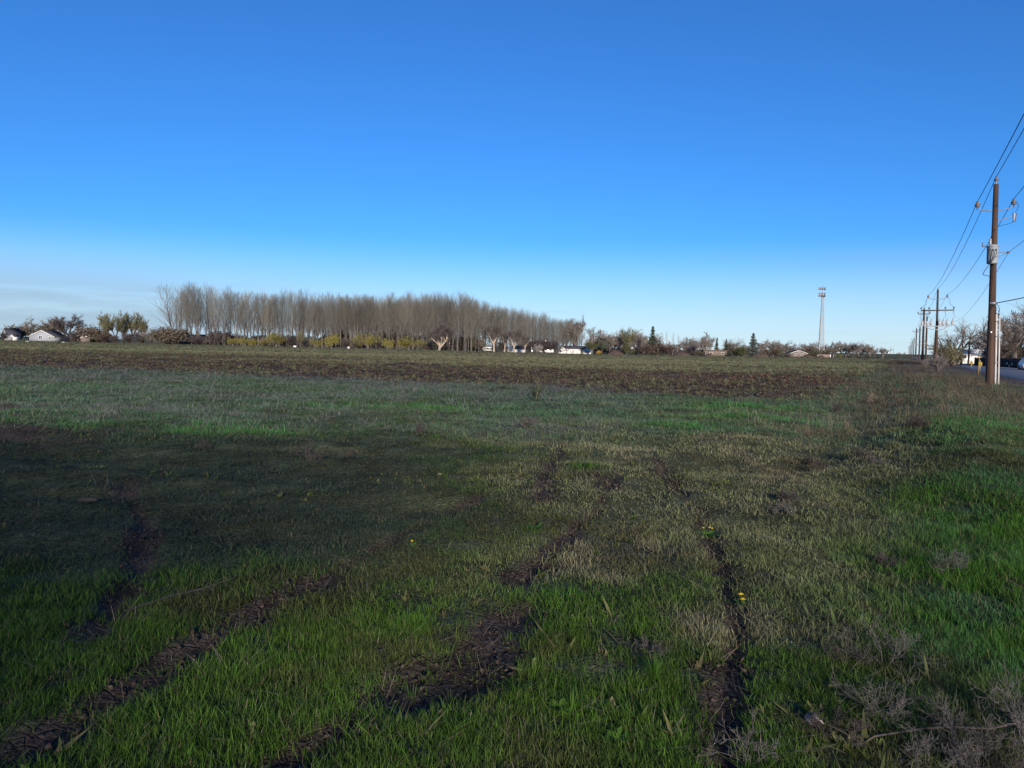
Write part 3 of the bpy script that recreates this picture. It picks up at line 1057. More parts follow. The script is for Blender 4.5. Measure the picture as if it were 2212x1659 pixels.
def plant(name, label, cat, var, x, y, h=1.0, wid=1.0, rot=None, group=None, z=None, lean=None, tname='trunk', cname='crown', sink=.05):
    rot = random.random() * 6.28 if rot is None else rot
    o = thing(name, label, cat, (x, y, (gz(x, y) if z is None else z) - sink), rot, group, (h * wid, h * wid, h))
    if lean:
        o.rotation_euler = (lean[0], lean[1], rot)
    for nm, me in zip((tname, cname), var):
        if me is not None:
            link(nm, me, o)
    return o
random.seed(7)

# ------------------------------------------------------------------ poplar plantation
PV = [variant(('poplar', i), lambda i=i: build_poplar(100 + i, fork=(i in (1, 4)))) for i in range(8)]
pops = []
def edge_top(px):                        # height of the stand by column, in metres
    return np.interp(px, [380, 440, 480, 560, 700, 900, 1000, 1110, 1180, 1255], [24.6, 24.6, 22.8, 22.5, 22.2, 23.3, 23.0, 23.3, 23.0, 21.5])
prs = np.random.default_rng(77)
front = [(392, 333), (404, 336), (413, 332), (424, 336), (433, 333), (450, 338), (462, 334), (470, 345), (481, 338), (492, 341), (515, 333), (523, 338), (531, 334), (544, 338), (556, 336), (566, 341)]
for px, D in front:
    x, y = at(px, D)
    pops.append((x + prs.normal() * .4, y + prs.normal(), px))
for px in list(np.linspace(388, 500, 9)) + list(np.linspace(512, 568, 6)):
    x, y = at(px + prs.normal() * 2, 347 + prs.normal() * 3)
    pops.append((x, y, px))
px = 572.0
while px < 1004:
    rows = 2 if px < 640 else (3 if px < 720 else (4 if px < 800 else 5))
    for q in range(rows):
        D = 338 + q * 7 + prs.normal() * 1.2
        x, y = at(px + prs.normal() * 2.2, D)
        pops.append((x, y, px))
    px += 9.6 if px < 720 else 11.0
px = 1004.0
while px < 1262:
    f = (px - 1004) / 258
    D0 = 345 + 195 * f ** 1.05
    for q in range(3 if f < .85 else 2):
        D = D0 + q * 9 + prs.normal() * 2
        x, y = at(px + prs.normal() * 1.8, D)
        pops.append((x, y, px))
    px += 7.6
for i, (x, y, px) in enumerate(pops):
    h = .955 * edge_top(px) / 24.0 * (1 + .06 * prs.normal()) * (1.0 if px < 1004 else .98)
    plant('poplar_tree', 'tall slender bare poplar standing in the dense plantation behind the field', 'tree', PV[int(prs.integers(0, 8))], x, y, h, 1.0 + .12 * prs.normal(), group='poplars of the plantation')
LP = variant('leanpoplar', lambda: build_poplar(131, 0.0, 24.0))
x, y = at(376, 331)
o = plant('poplar_tree', 'bare poplar leaning outward at the left end of the plantation', 'tree', LP, x, y, 1.02, 1.5, rot=.4)
o.rotation_euler = (0, R(-8.5), .3)

# ------------------------------------------------------------------ single trees and shrubs along the far side of the field
BB = [variant(('broad', i), lambda i=i: build_broad(200 + i, BROAD, 10, M['bark'], M['twig'], width=1.0)) for i in range(4)]
VV = [variant(('vase', i), lambda i=i: build_broad(220 + i, VASE, 10, M['bark'], M['twig'], width=.9)) for i in range(3)]
DKB = [variant(('dbroad', i), lambda i=i: build_broad(230 + i, BROAD, 10, M['bark_dark'], M['twig_dark'])) for i in range(2)]
BUD = [variant(('bud', i), lambda i=i: build_broad(240 + i, VASE, 10, M['bark_dark'], M['twig_olive'], M['leaf_bud'], 420, .15, .35)) for i in range(3)]
PALE = [variant(('pale', i), lambda i=i: build_broad(250 + i, VASE, 10, M['bark_pale'], M['twig_dark'], cut=.05, width=.85)) for i in range(3)]
SHR = {k_: variant(('shrub', k_), lambda k_=k_: build_broad(260 + j, SHRUB, 3, M['bark_dark'], M[k_], stems=7, width=1.0, trunk_frac=.22, cut=.012, trad=.08)) for j, k_ in enumerate(('twig_red', 'twig_dark', 'twig', 'twig_olive'))}
WIL = [variant(('willow', i), lambda i=i: build_broad(270 + i, dict(BROAD, n=[(5, 6), 5, 5, 4]), 6, M['bark'], M['twig_olive'], M['leaf_willow'], 2300, .15, .44, 1.25, .9, trunk_frac=.14)) for i in range(3)]
HED = [variant(('hedge', i), lambda i=i: build_broad(280 + i, SHRUB, 3, M['bark_dark'], M['twig_red'], M['hedge_brown'], 1500, .14, .26, 1.1, 0, .2, 8, .012, .08)) for i in range(2)]

def T(name, label, var, px, D, toppx, wid=1.0, basepx=None, ref=10.0, group=None, **kw):
    """a tree at picture column px and depth D whose top shows at row toppx"""
    toppx -= (hor(px) - toppx) * (.10 if ref == 10.0 else 0)
    if ref == 10.0:
        wid *= 1.5
    elif ref == 3:
        wid *= 1.25
    elif ref == 6:
        wid *= 1.35
    x, y = at(px, D)
    z = gz(x, y)
    top = EYE + (hor(px) - toppx) / FPX * D
    return plant(name, label, kw.pop('cat', 'tree'), var, x, y, max(.3, (top - z)) / ref, wid, group=group, **kw)
T('bare_tree', 'round bare tree behind the white gabled house', BB[0], 63, 372, 684, .75)
T('bare_tree', 'small bare tree between the gabled house and the wide bare tree', VV[0], 104, 374, 688, .7)
T('bare_tree', 'thin bare tree just left of the widest bare tree near the gabled house', VV[1], 122, 370, 685, .8)
T('bare_tree', 'wide dark bare tree right of the white gabled house', DKB[0], 149, 362, 681, .85)
T('red_shrub', 'dense reddish brown shrub left of the white gabled house', HED[0], 40, 360, 700, 1.0, ref=3, cat='shrub')
T('red_shrub', 'reddish brown shrub showing over the ridge of the gabled house', HED[1], 106, 366, 701, 1.0, ref=3, cat='shrub')
T('dark_shrub', 'dark twiggy shrub at the foot of the wide bare tree', SHR['twig_dark'], 156, 352, 714, 1.5, ref=3, cat='shrub')
T('dark_shrub', 'dark twiggy shrub at the left edge beside the dark roofed house', SHR['twig_dark'], 4, 338, 716, 1.2, ref=3, cat='shrub')
T('brown_shrub', 'rounded brown shrub between the wide bare tree and the budding trees', HED[0], 196, 346, 701, 1.1, ref=3, cat='shrub')
T('dark_shrub', 'low dark shrub left of the rounded brown shrub', SHR['twig_dark'], 172, 346, 716, 1.3, ref=3, cat='shrub')
for i, (px, tp, v, lb) in enumerate(((228, 681, 0, 'leftmost tree of the budding clump, olive buds on leaning limbs'), (249, 676, 1, 'second tree from the left in the olive budding clump'),
                                     (268, 675, 2, 'middle tree of the olive budding clump, the tallest of them'), (288, 677, 0, 'fourth tree from the left in the olive budding clump'),
                                     (309, 687, 1, 'rightmost and lowest tree of the olive budding clump'))):
    T('budding_tree', lb, BUD[v], px, 336 + 3 * i, tp, .62, group='budding trees left of the poplars')
for i, (px, tp, k_, lb) in enumerate(((222, 718, 'twig_red', 'red twigged shrub under the leftmost budding tree'), (246, 722, 'twig_dark', 'dark shrub under the second budding tree'), (280, 716, 'twig_dark', 'dark shrub under the tallest budding tree'),
                                      (304, 714, 'twig_dark', 'dark shrub under the rightmost budding tree'))):
    T('dark_shrub', lb, SHR[k_], px, 330, tp, 1.5, ref=3, cat='shrub')
T('small_tree', 'small brown tree between the budding clump and the dark thicket', SHR['twig'], 326, 328, 706, .9, ref=3)
T('dark_shrub', 'broad dark thicket below the leaning poplar', HED[1], 352, 326, 707, 1.1, ref=3, cat='shrub')
T('dark_shrub', 'dark brown thicket with a white patch in front, below the first poplars', HED[0], 378, 324, 704, 1.1, ref=3, cat='shrub')
T('dark_shrub', 'low dark shrub at the foot of the first poplars', SHR['twig_dark'], 428, 326, 723, 1.8, ref=3, cat='shrub')
T('purple_shrub', 'dark purplish rounded shrub under the poplars left of the yellow willows', SHR['twig_dark'], 462, 316, 714, 1.2, ref=3, cat='shrub')
for i, (px, tp, D, w, lb) in enumerate(((503, 728, 322, 1.15, 'low yellow green willow bush, leftmost of the row'), (530, 727, 318, 1.2, 'low yellow green willow bush beside the taller willow'), (553, 730, 320, 1.1, 'low yellow willow bush, third from the left'),
                                        (597, 716, 316, .95, 'tall yellow green willow with rounded top, left of the small olive tree'), (683, 729, 318, .8, 'small yellow willow right of the small olive tree'), (716, 717, 318, .75, 'olive green willow half way along the poplars'),
                                        (795, 719, 318, .85, 'yellow willow with drooping sides in the middle of the row'), (838, 728, 318, .7, 'small yellow willow left of the broadest willow'), (883, 724, 314, 1.25, 'broadest golden willow bush, rightmost of the row'))):
    T('willow_bush', lb, WIL[i % 3], px, D, tp, w, ref=6, group='yellow willows in front of the poplars', cat='willow')
T('small_tree', 'small olive bare tree with forked trunk in front of the poplars', BUD[2], 650, 312, 713, .75)
prs2 = np.random.default_rng(12)
UND = [SHR['twig_dark'], SHR['twig_red'], HED[0], SHR['twig'], HED[1], SHR['twig_olive']]
for i in range(64):
    px = 440 + i * 9.4 + prs2.normal() * 3
    D = (352 + 14 * prs2.random()) if px < 1000 else 362 + 150 * (px - 1000) / 250
    T('understory_shrub', 'brown bare understory shrub among the poplar trunks', UND[int(prs2.integers(0, 6))], px, D, hor(px) - (8 + 13 * prs2.random()) * (1 + .45 * (px > 700)) * (350 / D), 1.0 + .3 * prs2.random(), ref=3, cat='shrub', group='understory shrubs of the plantation')
for i, (px, tp, lb) in enumerate(((572, 726, 'dark shrub between the low willows and the tall willow'), (622, 724, 'dark shrub right of the tall yellow willow'), (664, 726, 'dark shrub right of the small olive tree'), (750, 728, 'dark shrub between two willows below the poplars'),
                                  (770, 733, 'low dark shrub left of the drooping yellow willow'), (815, 735, 'low dark shrub right of the drooping yellow willow'), (922, 728, 'dark shrub between the golden willow and the pale trunked tree'))):
    T('dark_shrub', lb, SHR['twig_dark' if i % 2 else 'twig'], px, 324, tp, 1.4, ref=3, cat='shrub')
T('bare_tree', 'bare tree with three pale trunks spreading from the ground', variant('three', lambda: build_broad(255, VASE, 10, M['bark_pale'], M['twig_dark'], stems=3, trunk_frac=.12, cut=.03, thin=.4)), 947, 308, 697, .9, ref=10)
for i, (px, tp, k_, lb) in enumerate(((965, 737, 'twig_red', 'red twigged shrub right of the three trunked tree'), (990, 734, 'twig_red', 'dense red shrub left of the white camper'), (1015, 737, 'twig_red', 'red shrub beside the white camper'),
                                      (1038, 732, 'twig', 'grey brown shrub behind the white camper'), (1078, 733, 'twig_dark', 'dark shrub between the first two pale trunked trees'), (1150, 730, 'twig_dark', 'dark shrub behind the white blossom tree'),
                                      (1180, 729, 'twig_dark', 'dark shrub behind the yard light pole'), (1200, 731, 'twig_dark', 'dark shrub left of the white ranch house'), (1125, 728, 'twig', 'grey shrub behind the white cottage'))):
    T('thicket_shrub', lb, SHR[k_], px, 372 if px < 1100 else 420, tp, 1.5, ref=3, cat='shrub')
for px, tp, D, v, lb in ((1067, 699, 366, 0, 'tall bare tree with pale trunk behind the white camper'), (1090, 713, 368, 1, 'thin bare tree with pale trunk left of the white cottage'), (1111, 712, 362, 2, 'bare tree with forked pale trunk beside the white cottage'), (1134, 722, 366, 0, 'bare tree with pale trunk at the right end of the white cottage')):
    T('pale_trunk_tree', lb, PALE[v], px, D, tp, .62)
T('blossom_tree', 'small pale blossoming tree right of the white cottage', variant('blossom', lambda: build_broad(290, SHRUB, 3, M['bark'], M['twig'], M['blossom'], 500, .09, .2, 1.0, 0, .2, 5, .012, .08)), 1162, 400, 742, 1.0, ref=3)
T('bare_tree', 'broad bare tree behind the white ranch house at the end of the poplars', VV[2], 1245, 520, 686, .8)
T('bare_tree', 'bare tree left of the broad bare tree at the end of the poplars', VV[0], 1222, 530, 692, .6)
T('round_evergreen', 'rounded olive evergreen at the right end of the ranch house', variant('olive', lambda: build_broad(291, BROAD, 6, M['bark'], M['twig_olive'], M['juniper'], 2600, .16, .3, 1.0, 0, .14)), 1278, 420, 738, .9, ref=6)
for px, tp, D, v, w, lb in ((1291, 709, 440, BB[1], .8, 'tall bare tree right of the ranch house behind the round evergreen'), (1318, 714, 436, BB[2], .8, 'bare tree with spreading crown right of the yellow shrub'), (1337, 719, 446, BB[3], .7, 'bare tree left of the ivy clad tree'),
                            (1374, 718, 430, BB[0], .75, 'bare tree between the ivy clad tree and the big spruce'), (1391, 722, 425, BB[1], .7, 'bare tree touching the left side of the big spruce'), (1487, 741, 420, BB[2], .9, 'small bare tree midway between the big spruce and the round crowned tree'),
                            (1524, 719, 400, VV[1], .95, 'bare tree with a wide rounded crown over the brown flat house'), (1670, 733, 420, BB[3], 1.0, 'broad bare tree right of the grey green spruce'), (1722, 749, 470, BB[0], .8, 'small bare tree behind the gabled brown house'),
                            (1750, 749, 480, BB[1], .8, 'small bare tree just left of the lattice tower'), (1945, 760, 620, BB[2], 1.1, 'round bare tree by the far utility poles')):
    T('bare_tree', lb, v, px, D, tp, w)
prs3 = np.random.default_rng(31)
for i, px in enumerate(list(np.linspace(1284, 1400, 9)) + list(np.linspace(1425, 1505, 6)) + list(np.linspace(1575, 1765, 12)) + list(np.linspace(1800, 1900, 6))):
    D = 470 + 40 * prs3.random()
    T('bare_tree', 'grey bare tree in the low tree belt behind the farm houses', (BB + VV)[int(prs3.integers(0, 7))], px + 3 * prs3.normal(), D, hor(px) - (16 + 16 * prs3.random()) * (1.25 if px < 1410 else (.75 if px > 1560 else .9)), .95 + .2 * prs3.random(), group='bare trees of the belt behind the farm houses')
for i, px in enumerate(list(np.linspace(1290, 1760, 24))):
    T('belt_shrub', 'low grey brown shrub in the belt behind the farm houses', [SHR['twig'], SHR['twig_red'], HED[1], SHR['twig_olive']][i % 4], px + 4 * prs3.normal(), 455 + 20 * prs3.random(), hor(px) - (1 + 7 * prs3.random()), 1.4 + .5 * prs3.random(), ref=3, cat='shrub', group='shrubs of the belt behind the farm houses')
T('ivy_tree', 'olive tree with a dark ivy covered trunk left of the big spruce', BUD[0], 1353, 428, 710, .6)
T('dark_evergreen', 'dark rounded evergreen among the bare trees right of the ranch house', variant('drk', lambda: build_broad(292, BROAD, 6, M['bark_dark'], M['twig_dark'], M['needle'], 2200, .17, .3, 1.0, 0, .16)), 1300, 430, 728, .8, ref=6)
T('ivy_shrub', 'dark ivy column under the olive tree', variant('ivyc', lambda: build_broad(293, SHRUB, 3, M['bark_dark'], M['twig_dark'], M['juniper'], 1300, .12, .2, .7, 0, .24, 5, .012, .08)), 1352, 424, 736, .55, ref=3, cat='shrub')
T('yellow_shrub', 'bright yellow flowering shrub right of the ranch house', variant('fors', lambda: build_broad(294, SHRUB, 3, M['bark'], M['twig_olive'], M['leaf_yellow'], 2200, .09, .16, 1.0, 0, .2, 7, .012, .08)), 1294, 405, 755.5, 1.0, ref=3, cat='shrub')
CON = [variant(('con', i), lambda i=i: build_conifer(300 + i, 12, (5.6, 6.4, 4.6)[i], M[('needle', 'needle_blue', 'needle')[i]], (1.0, 1.0, .8)[i])) for i in range(3)]
T('spruce_tree', 'tall dark spruce, the biggest conifer along the field edge', CON[0], 1409, 400, 703.5, .95, ref=12)
T('pine_tree', 'narrow ragged pine at the right side of the round crowned tree', CON[2], 1548, 410, 728, .9, ref=12)
T('spruce_tree', 'small spruce standing behind the right end of the brown flat house', CON[0], 1568, 415, 731, .8, ref=12)
T('spruce_tree', 'grey green spruce standing alone left of the lattice tower', CON[1], 1626, 390, 719, 1.15, ref=12)
T('juniper_shrub', 'dark olive juniper left of the grey green spruce', variant('jun', lambda: build_broad(295, SHRUB, 3, M['bark_dark'], M['twig_olive'], M['juniper'], 2000, .12, .2, 1.0, 0, .22, 7, .012, .08)), 1602, 392, 748, 1.1, ref=3, cat='shrub')
for px, tp, D, k_, w, lb in ((1420, 737, 396, 'hedge', 1.0, 'dark thicket at the foot of the big spruce'), (1400, 742, 392, 'twig_red', 1.2, 'red brown shrub left of the big spruce foot'), (1445, 742, 392, 'twig_red', 1.6, 'red brown thicket below the thin saplings'), (1677, 750, 405, 'hedge', .9, 'dark rounded bush in front of the broad bare tree'),
                             (1764, 753, 470, 'hedge', .9, 'dark bush left of the tower foot'), (1784, 753, 470, 'hedge', .9, 'dark bush right of the tower foot'), (1330, 752, 410, 'twig_dark', 2.0, 'low dark shrub right of the yellow shrub'), (1370, 753, 405, 'twig_olive', 1.6, 'low olive shrub between the bare trees'),
                             (1588, 757, 395, 'twig', 1.6, 'brown bush in front of the small spruce'), (1510, 757, 385, 'twig_olive', 1.5, 'pale brush in front of the brown flat house'), (1650, 760, 395, 'twig_red', 1.8, 'low red brush right of the grey green spruce'), (1700, 761, 398, 'twig', 1.8, 'low grey brush left of the gabled brown house')):
    T('thicket_shrub', lb, HED[0] if k_ == 'hedge' else SHR[k_], px, D, tp, w, ref=3, cat='shrub')
SAP = variant('sapling', lambda: build_broad(296, dict(POPLAR, n=[18, 3]), 8, M['bark_pale'], M['twig'], trunk_frac=.8, cut=.012, trad=.09, width=.6))
for px, tp, lb in ((1431, 718, 'thin pale sapling nearest the big spruce'), (1440, 714, 'tallest thin pale sapling right of the big spruce'), (1453, 716, 'third thin pale sapling right of the big spruce'), (1464, 720, 'thin pale sapling farthest from the big spruce'),
                   (1587, 728, 'thin sapling left of the dark olive juniper'), (1594, 726, 'thin sapling touching the dark olive juniper')):
    T('sapling', lb, SAP, px, 402, tp, .8, ref=8, group='thin pale saplings')
for i, (px, tp) in enumerate(((1790, 742), (1804, 739), (1818, 740), (1832, 739), (1846, 741), (1860, 743), (1876, 745), (1890, 749))):
    T('bare_tree', 'flat topped bare tree in the row right of the lattice tower', BB[i % 4], px, 520 + 6 * (i % 3), tp, .85, group='bare trees right of the tower')
T('yellow_green_shrub', 'small yellow green bush right of the lattice tower', WIL[1], 1813, 480, 762, .9, ref=6, cat='shrub')
for i, px in enumerate((1835, 1855, 1875, 1895, 1915, 1935)):
    T('hedge_shrub', 'low olive hedge bush below the row of bare trees', variant(('hedg', i % 2), lambda: build_broad(297, SHRUB, 3, M['bark_dark'], M['twig_olive'], M['hedge_brown'], 1500, .14, .26, 1.1, 0, .2, 8, .012, .08)), px, 455 - 2 * i, 767 + i, 2.6, ref=3, cat='shrub', group='hedge bushes right of the tower')

# ------------------------------------------------------------------ buildings
def gable_house(name, label, px, D, W, L, hw, hr, rot, wall, roof, over=.4, cat='house', openings=(), ext=None):
    """gable end of width W faces -Y before turning, length L runs along +Y; openings on the front (f) or the long right side (r) or left side (l)"""
    x, y = at(px, D)
    o = thing(name, label, cat, (x, y, gz(x, y) - .1), rot)
    w = W / 2
    mbx = MB()
    mbx.add([(-w, 0, 0), (w, 0, 0), (w, 0, hw), (0, 0, hw + hr), (-w, 0, hw), (-w, L, 0), (w, L, 0), (w, L, hw), (0, L, hw + hr), (-w, L, hw)],
            [(1, 6, 7, 2), (5, 0, 4, 9), (2, 7, 8, 3), (3, 8, 9, 4), (0, 5, 6, 1)])
    mbx.f.append(np.array([(0, 1, 2, 3, 4), (6, 5, 9, 8, 7)]))
    part('wall', mbx, wall, o)
    mbx = MB()
    sl_ = hr / w
    t_ = .16
    for sg in (-1, 1):
        a = (sg * (w + over), -over, hw - sl_ * over + .02)
        b_ = (0.0, -over, hw + hr + .02)
        v = [a, b_, (b_[0], L + over, b_[2]), (a[0], L + over, a[2])]
        mbx.add(v + [(q[0], q[1], q[2] + t_) for q in v], [(0, 1, 2, 3), (4, 7, 6, 5), (0, 4, 5, 1), (1, 5, 6, 2), (2, 6, 7, 3), (3, 7, 4, 0)])
    rf = part('roof', mbx, roof, o)
    mbx = MB()
    for sg in (-1, 1):
        a = Vector((sg * (w + over), -over - .03, hw - sl_ * over - .02))
        b_ = Vector((0, -over - .03, hw + hr - .02))
        mbx.add([a, b_, b_ + Vector((0, .028, 0)), a + Vector((0, .028, 0)), a + Vector((0, 0, .22)), b_ + Vector((0, 0, .22)), b_ + Vector((0, .028, .22)), a + Vector((0, .028, .22))],
                [(0, 1, 5, 4), (3, 7, 6, 2), (0, 4, 7, 3), (1, 2, 6, 5), (4, 5, 6, 7), (0, 3, 2, 1)])
    part('roof_trim', mbx, M['white_paint'], o)
    for face, u, z, ww, hh, kind in openings:
        def loc(a, d_, zz):
            if face == 'f':
                return (a, -d_, zz)
            if face == 'r':
                return (w + d_, a, zz)
            return (-w - d_, a, zz)
        def slab(u0, u1, z0, z1, d0, d1):
            q = MB()
            q.add([loc(u0, d0, z0), loc(u1, d0, z0), loc(u1, d0, z1), loc(u0, d0, z1), loc(u0, d1, z0), loc(u1, d1, z0), loc(u1, d1, z1), loc(u0, d1, z1)],
                  [(0, 3, 2, 1), (4, 5, 6, 7), (0, 1, 5, 4), (1, 2, 6, 5), (2, 3, 7, 6), (3, 0, 4, 7)])
            return q
        if kind == 'window':
            q = MB()
            f_ = .12
            for sgm in ((u - ww / 2 - f_, u + ww / 2 + f_, z - f_, z), (u - ww / 2 - f_, u + ww / 2 + f_, z + hh, z + hh + f_), (u - ww / 2 - f_, u - ww / 2, z, z + hh), (u + ww / 2, u + ww / 2 + f_, z, z + hh), (u - .03, u + .03, z, z + hh)):
                e = slab(*sgm, .004, .07)
                q.add(np.concatenate(e.v), e.f[0])
            fo = part('window', q, M['white_paint'], o)
            part('pane', slab(u - ww / 2, u + ww / 2, z, z + hh, .003, .02), M['glass'], fo)
        elif kind == 'garage':
            g_ = part('garage_door', slab(u - ww / 2, u + ww / 2, z, z + hh, .004, .05), M['garage'], o)
            q = MB()
            for sgm in ((u - ww / 2 - .14, u - ww / 2, z, z + hh + .14), (u + ww / 2, u + ww / 2 + .14, z, z + hh + .14), (u - ww / 2, u + ww / 2, z + hh, z + hh + .14)):
                e = slab(*sgm, .004, .09)
                q.add(np.concatenate(e.v), e.f[0])
            part('door_frame', q, M['fence_wood'], g_)
        else:
            dr = part('door', slab(u - ww / 2, u + ww / 2, z, z + hh, .004, .05), M['siding_brown'], o)
            part('handle', slab(u + ww / 2 - .16, u + ww / 2 - .08, z + hh * .45, z + hh * .5, .051, .1), M['steel'], dr)
    return o
gable_house('gabled_house', 'pale grey house with wide low gable end facing the field', 90, 345, 11.2, 12, 2.2, 2.9, R(4), M['siding_grey'], M['roof_dark'], openings=(('f', -.5, 1.2, 1.4, 1.3, 'window'), ('f', 3.6, 1.0, .9, 1.2, 'window'), ('f', .4, 3.9, .8, .7, 'window')))
gable_house('dark_roofed_house', 'house with steep dark roof and pale gable at the left edge', 10, 350, 4.8, 6, 3.0, 2.7, R(-35), M['siding_grey'], M['roof_dark'], openings=(('f', 0, 1.5, 1.0, 1.3, 'window'), ('l', 3, 1.2, 1.0, 1.2, 'window')))
gable_house('garden_shed', 'small white shed right of the dark roofed house', 26, 338, 2.2, 2.6, 1.9, .8, R(-20), M['siding'], M['roof_dark'], .15, 'shed', (('f', 0, .1, .9, 1.7, 'door'),))
gable_house('low_shed', 'pale low shed half hidden by the brown shrub', 184, 342, 3.6, 4, 2.0, 1.0, R(20), M['siding_brown'], M['roof_brown'], .2, 'shed', (('f', 0, .1, 1.2, 1.7, 'door'),))
gable_house('dark_house', 'dark roofed house half hidden behind the budding trees', 232, 356, 9, 16, 2.6, 2.6, R(80), M['siding_brown'], M['roof_dark'], openings=(('r', 4, 1.0, 1.2, 1.2, 'window'), ('f', 0, 1.0, 1.2, 1.2, 'window')))
gable_house('low_barn', 'dark low barn with small white windows below the first poplars', 444, 348, 7, 18, 2.6, 2.2, R(82), M['siding_brown'], M['roof_dark'], cat='barn', openings=(('r', 4, .8, 1.2, 1.7, 'window'), ('r', 11, .8, 1.2, 1.7, 'window'), ('l', 4, .8, 1.2, 1.7, 'window'), ('l', 11, .8, 1.2, 1.7, 'window')))
# long white ranch house: main body lies across the view, a gabled wing comes forward at each end
def ranch():
    x, y = at(1241, 430)
    o = thing('ranch_house', 'long white ranch house with dark roof and two garage doors', 'house', (x, y, gz(x, y) - .1), R(-6))
    mw = MB()
    mw.box((-7.6, 1.2, 0), (7.2, 8, 2.9))
    part('wall', mw, M['siding'], o)
    mr_ = MB()
    v = [(-8.0, .7, 2.88), (7.4, .7, 2.88), (7.4, 4.6, 4.55), (-8.0, 4.6, 4.55), (-8.0, 8.5, 2.88), (7.4, 8.5, 2.88)]
    v += [(a, b_, c + .18) for a, b_, c in v]
    mr_.add(v, [(6, 7, 8, 9), (9, 8, 11, 10), (0, 3, 2, 1), (3, 4, 5, 2), (0, 1, 7, 6), (4, 10, 11, 5), (0, 6, 9, 3), (3, 9, 10, 4), (1, 2, 8, 7), (2, 5, 11, 8)])
    part('roof', mr_, M['roof_dark'], o)
    for cx_, w_, h_, hr_ in ((-7.4, 2.1, 3.0, 1.5), (7.3, 2.3, 2.6, 1.6)):
        mw = MB()
        mw.add([(cx_ - w_, -.6, 0), (cx_ + w_, -.6, 0), (cx_ + w_, -.6, h_), (cx_, -.6, h_ + hr_), (cx_ - w_, -.6, h_), (cx_ - w_, 8.02, 0), (cx_ + w_, 8.02, 0), (cx_ + w_, 8.02, h_), (cx_, 8.02, h_ + hr_), (cx_ - w_, 8.02, h_)],
               [(1, 6, 7, 2), (5, 0, 4, 9), (2, 7, 8, 3), (3, 8, 9, 4)])
        mw.f.append(np.array([(0, 1, 2, 3, 4), (6, 5, 9, 8, 7)]))
        part('wing', mw, M['siding'], o)
        mr_ = MB()
        for sg in (-1, 1):
            a0_, b0_ = (cx_ + sg * (w_ + .3), h_ - .3 * hr_ / w_ + .03), (cx_, h_ + hr_ + .03)
            v = [(a0_[0], -1.0, a0_[1]), (b0_[0], -1.0, b0_[1]), (b0_[0], 8.4, b0_[1]), (a0_[0], 8.4, a0_[1])]
            mr_.add(v + [(q[0], q[1], q[2] + .15) for q in v], [(0, 1, 2, 3), (4, 7, 6, 5), (0, 4, 5, 1), (1, 5, 6, 2), (2, 6, 7, 3), (3, 7, 4, 0)])
        part('wing_roof', mr_, M['roof_dark'], o)
        for wx in ((-.7, .7) if cx_ > 0 else (-.6,)):
            q = MB()
            q.box((cx_ + wx - .5, -.66, .8), (cx_ + wx + .5, -.602, 2.2))
            f_ = part('window', q, M['white_paint'], o)
            q = MB()
            q.box((cx_ + wx - .38, -.69, .92), (cx_ + wx + .38, -.662, 2.08))
            part('pane', q, M['glass'], f_)
    for gx_ in (-3.4, .2):
        q = MB()
        q.box((gx_ - 1.4, 1.1, .05), (gx_ + 1.4, 1.197, 2.3))
        f_ = part('door_frame', q, M['fence_wood'], o)
        q = MB()
        for z0 in np.arange(.05, 2.0, .54):
            q.box((gx_ - 1.25, 1.05, z0), (gx_ + 1.25, 1.098, z0 + .51))
        part('garage_door', q, M['garage'], f_)
    q = MB()
    q.box((3.6, 1.12, .1), (4.5, 1.197, 2.2))
    d_ = part('door', q, M['leaf_bud'], o)
    q = MB()
    q.box((4.3, 1.07, 1.0), (4.38, 1.118, 1.1))
    part('handle', q, M['steel'], d_)
ranch()
gable_house('white_cottage', 'small white cottage with pointed gable and two small windows', 1103, 385, 3.6, 6, 2.0, 1.3, R(3), M['siding'], M['roof_dark'], .15, 'cottage', (('f', -.5, .7, .6, .8, 'window'), ('f', .6, .7, .6, .8, 'window')))
gable_house('white_outbuilding', 'low white outbuilding with tall dark roof right of the cottage', 1133, 389, 5, 6.6, 1.7, 1.5, R(88), M['siding'], M['roof_dark'], .2, 'outbuilding', (('l', 3, .6, .7, .7, 'window'),))
# flat brown house behind the round crowned tree, gabled brown house left of the tower
def brown_house():
    x, y = at(1546, 402)
    o = thing('flat_brown_house', 'low brown house with flat roof behind brush and thin trees', 'house', (x, y, gz(x, y)), R(3))
    q = MB()
    q.box((-6.2, 0, 0), (6.2, 6, 2.9))
    part('wall', q, M['siding_brown'], o)
    q = MB()
    q.box((-6.6, -.5, 2.9), (6.6, 6.4, 3.2))
    part('roof', q, M['roof_brown'], o)
    for u in (-2.6, 3.8):
        q = MB()
        q.box((u - .8, -.05, .9), (u + .8, -.004, 2.0))
        f_ = part('window', q, M['white_paint'], o)
        q = MB()
        q.box((u - .65, -.08, 1.02), (u + .65, -.052, 1.88))
        part('pane', q, M['glass'], f_)
brown_house()
gable_house('gabled_brown_house', 'brown house with shallow gable between the broad tree and the tower', 1725, 430, 9.6, 9, 2.1, 1.7, R(-3), M['siding_brown'], M['roof_dark'], .5, openings=(('f', -2, .9, 1.3, 1.0, 'window'), ('f', 2, .9, 1.3, 1.0, 'window'), ('f', 0, 2.5, 1.2, .7, 'window')))
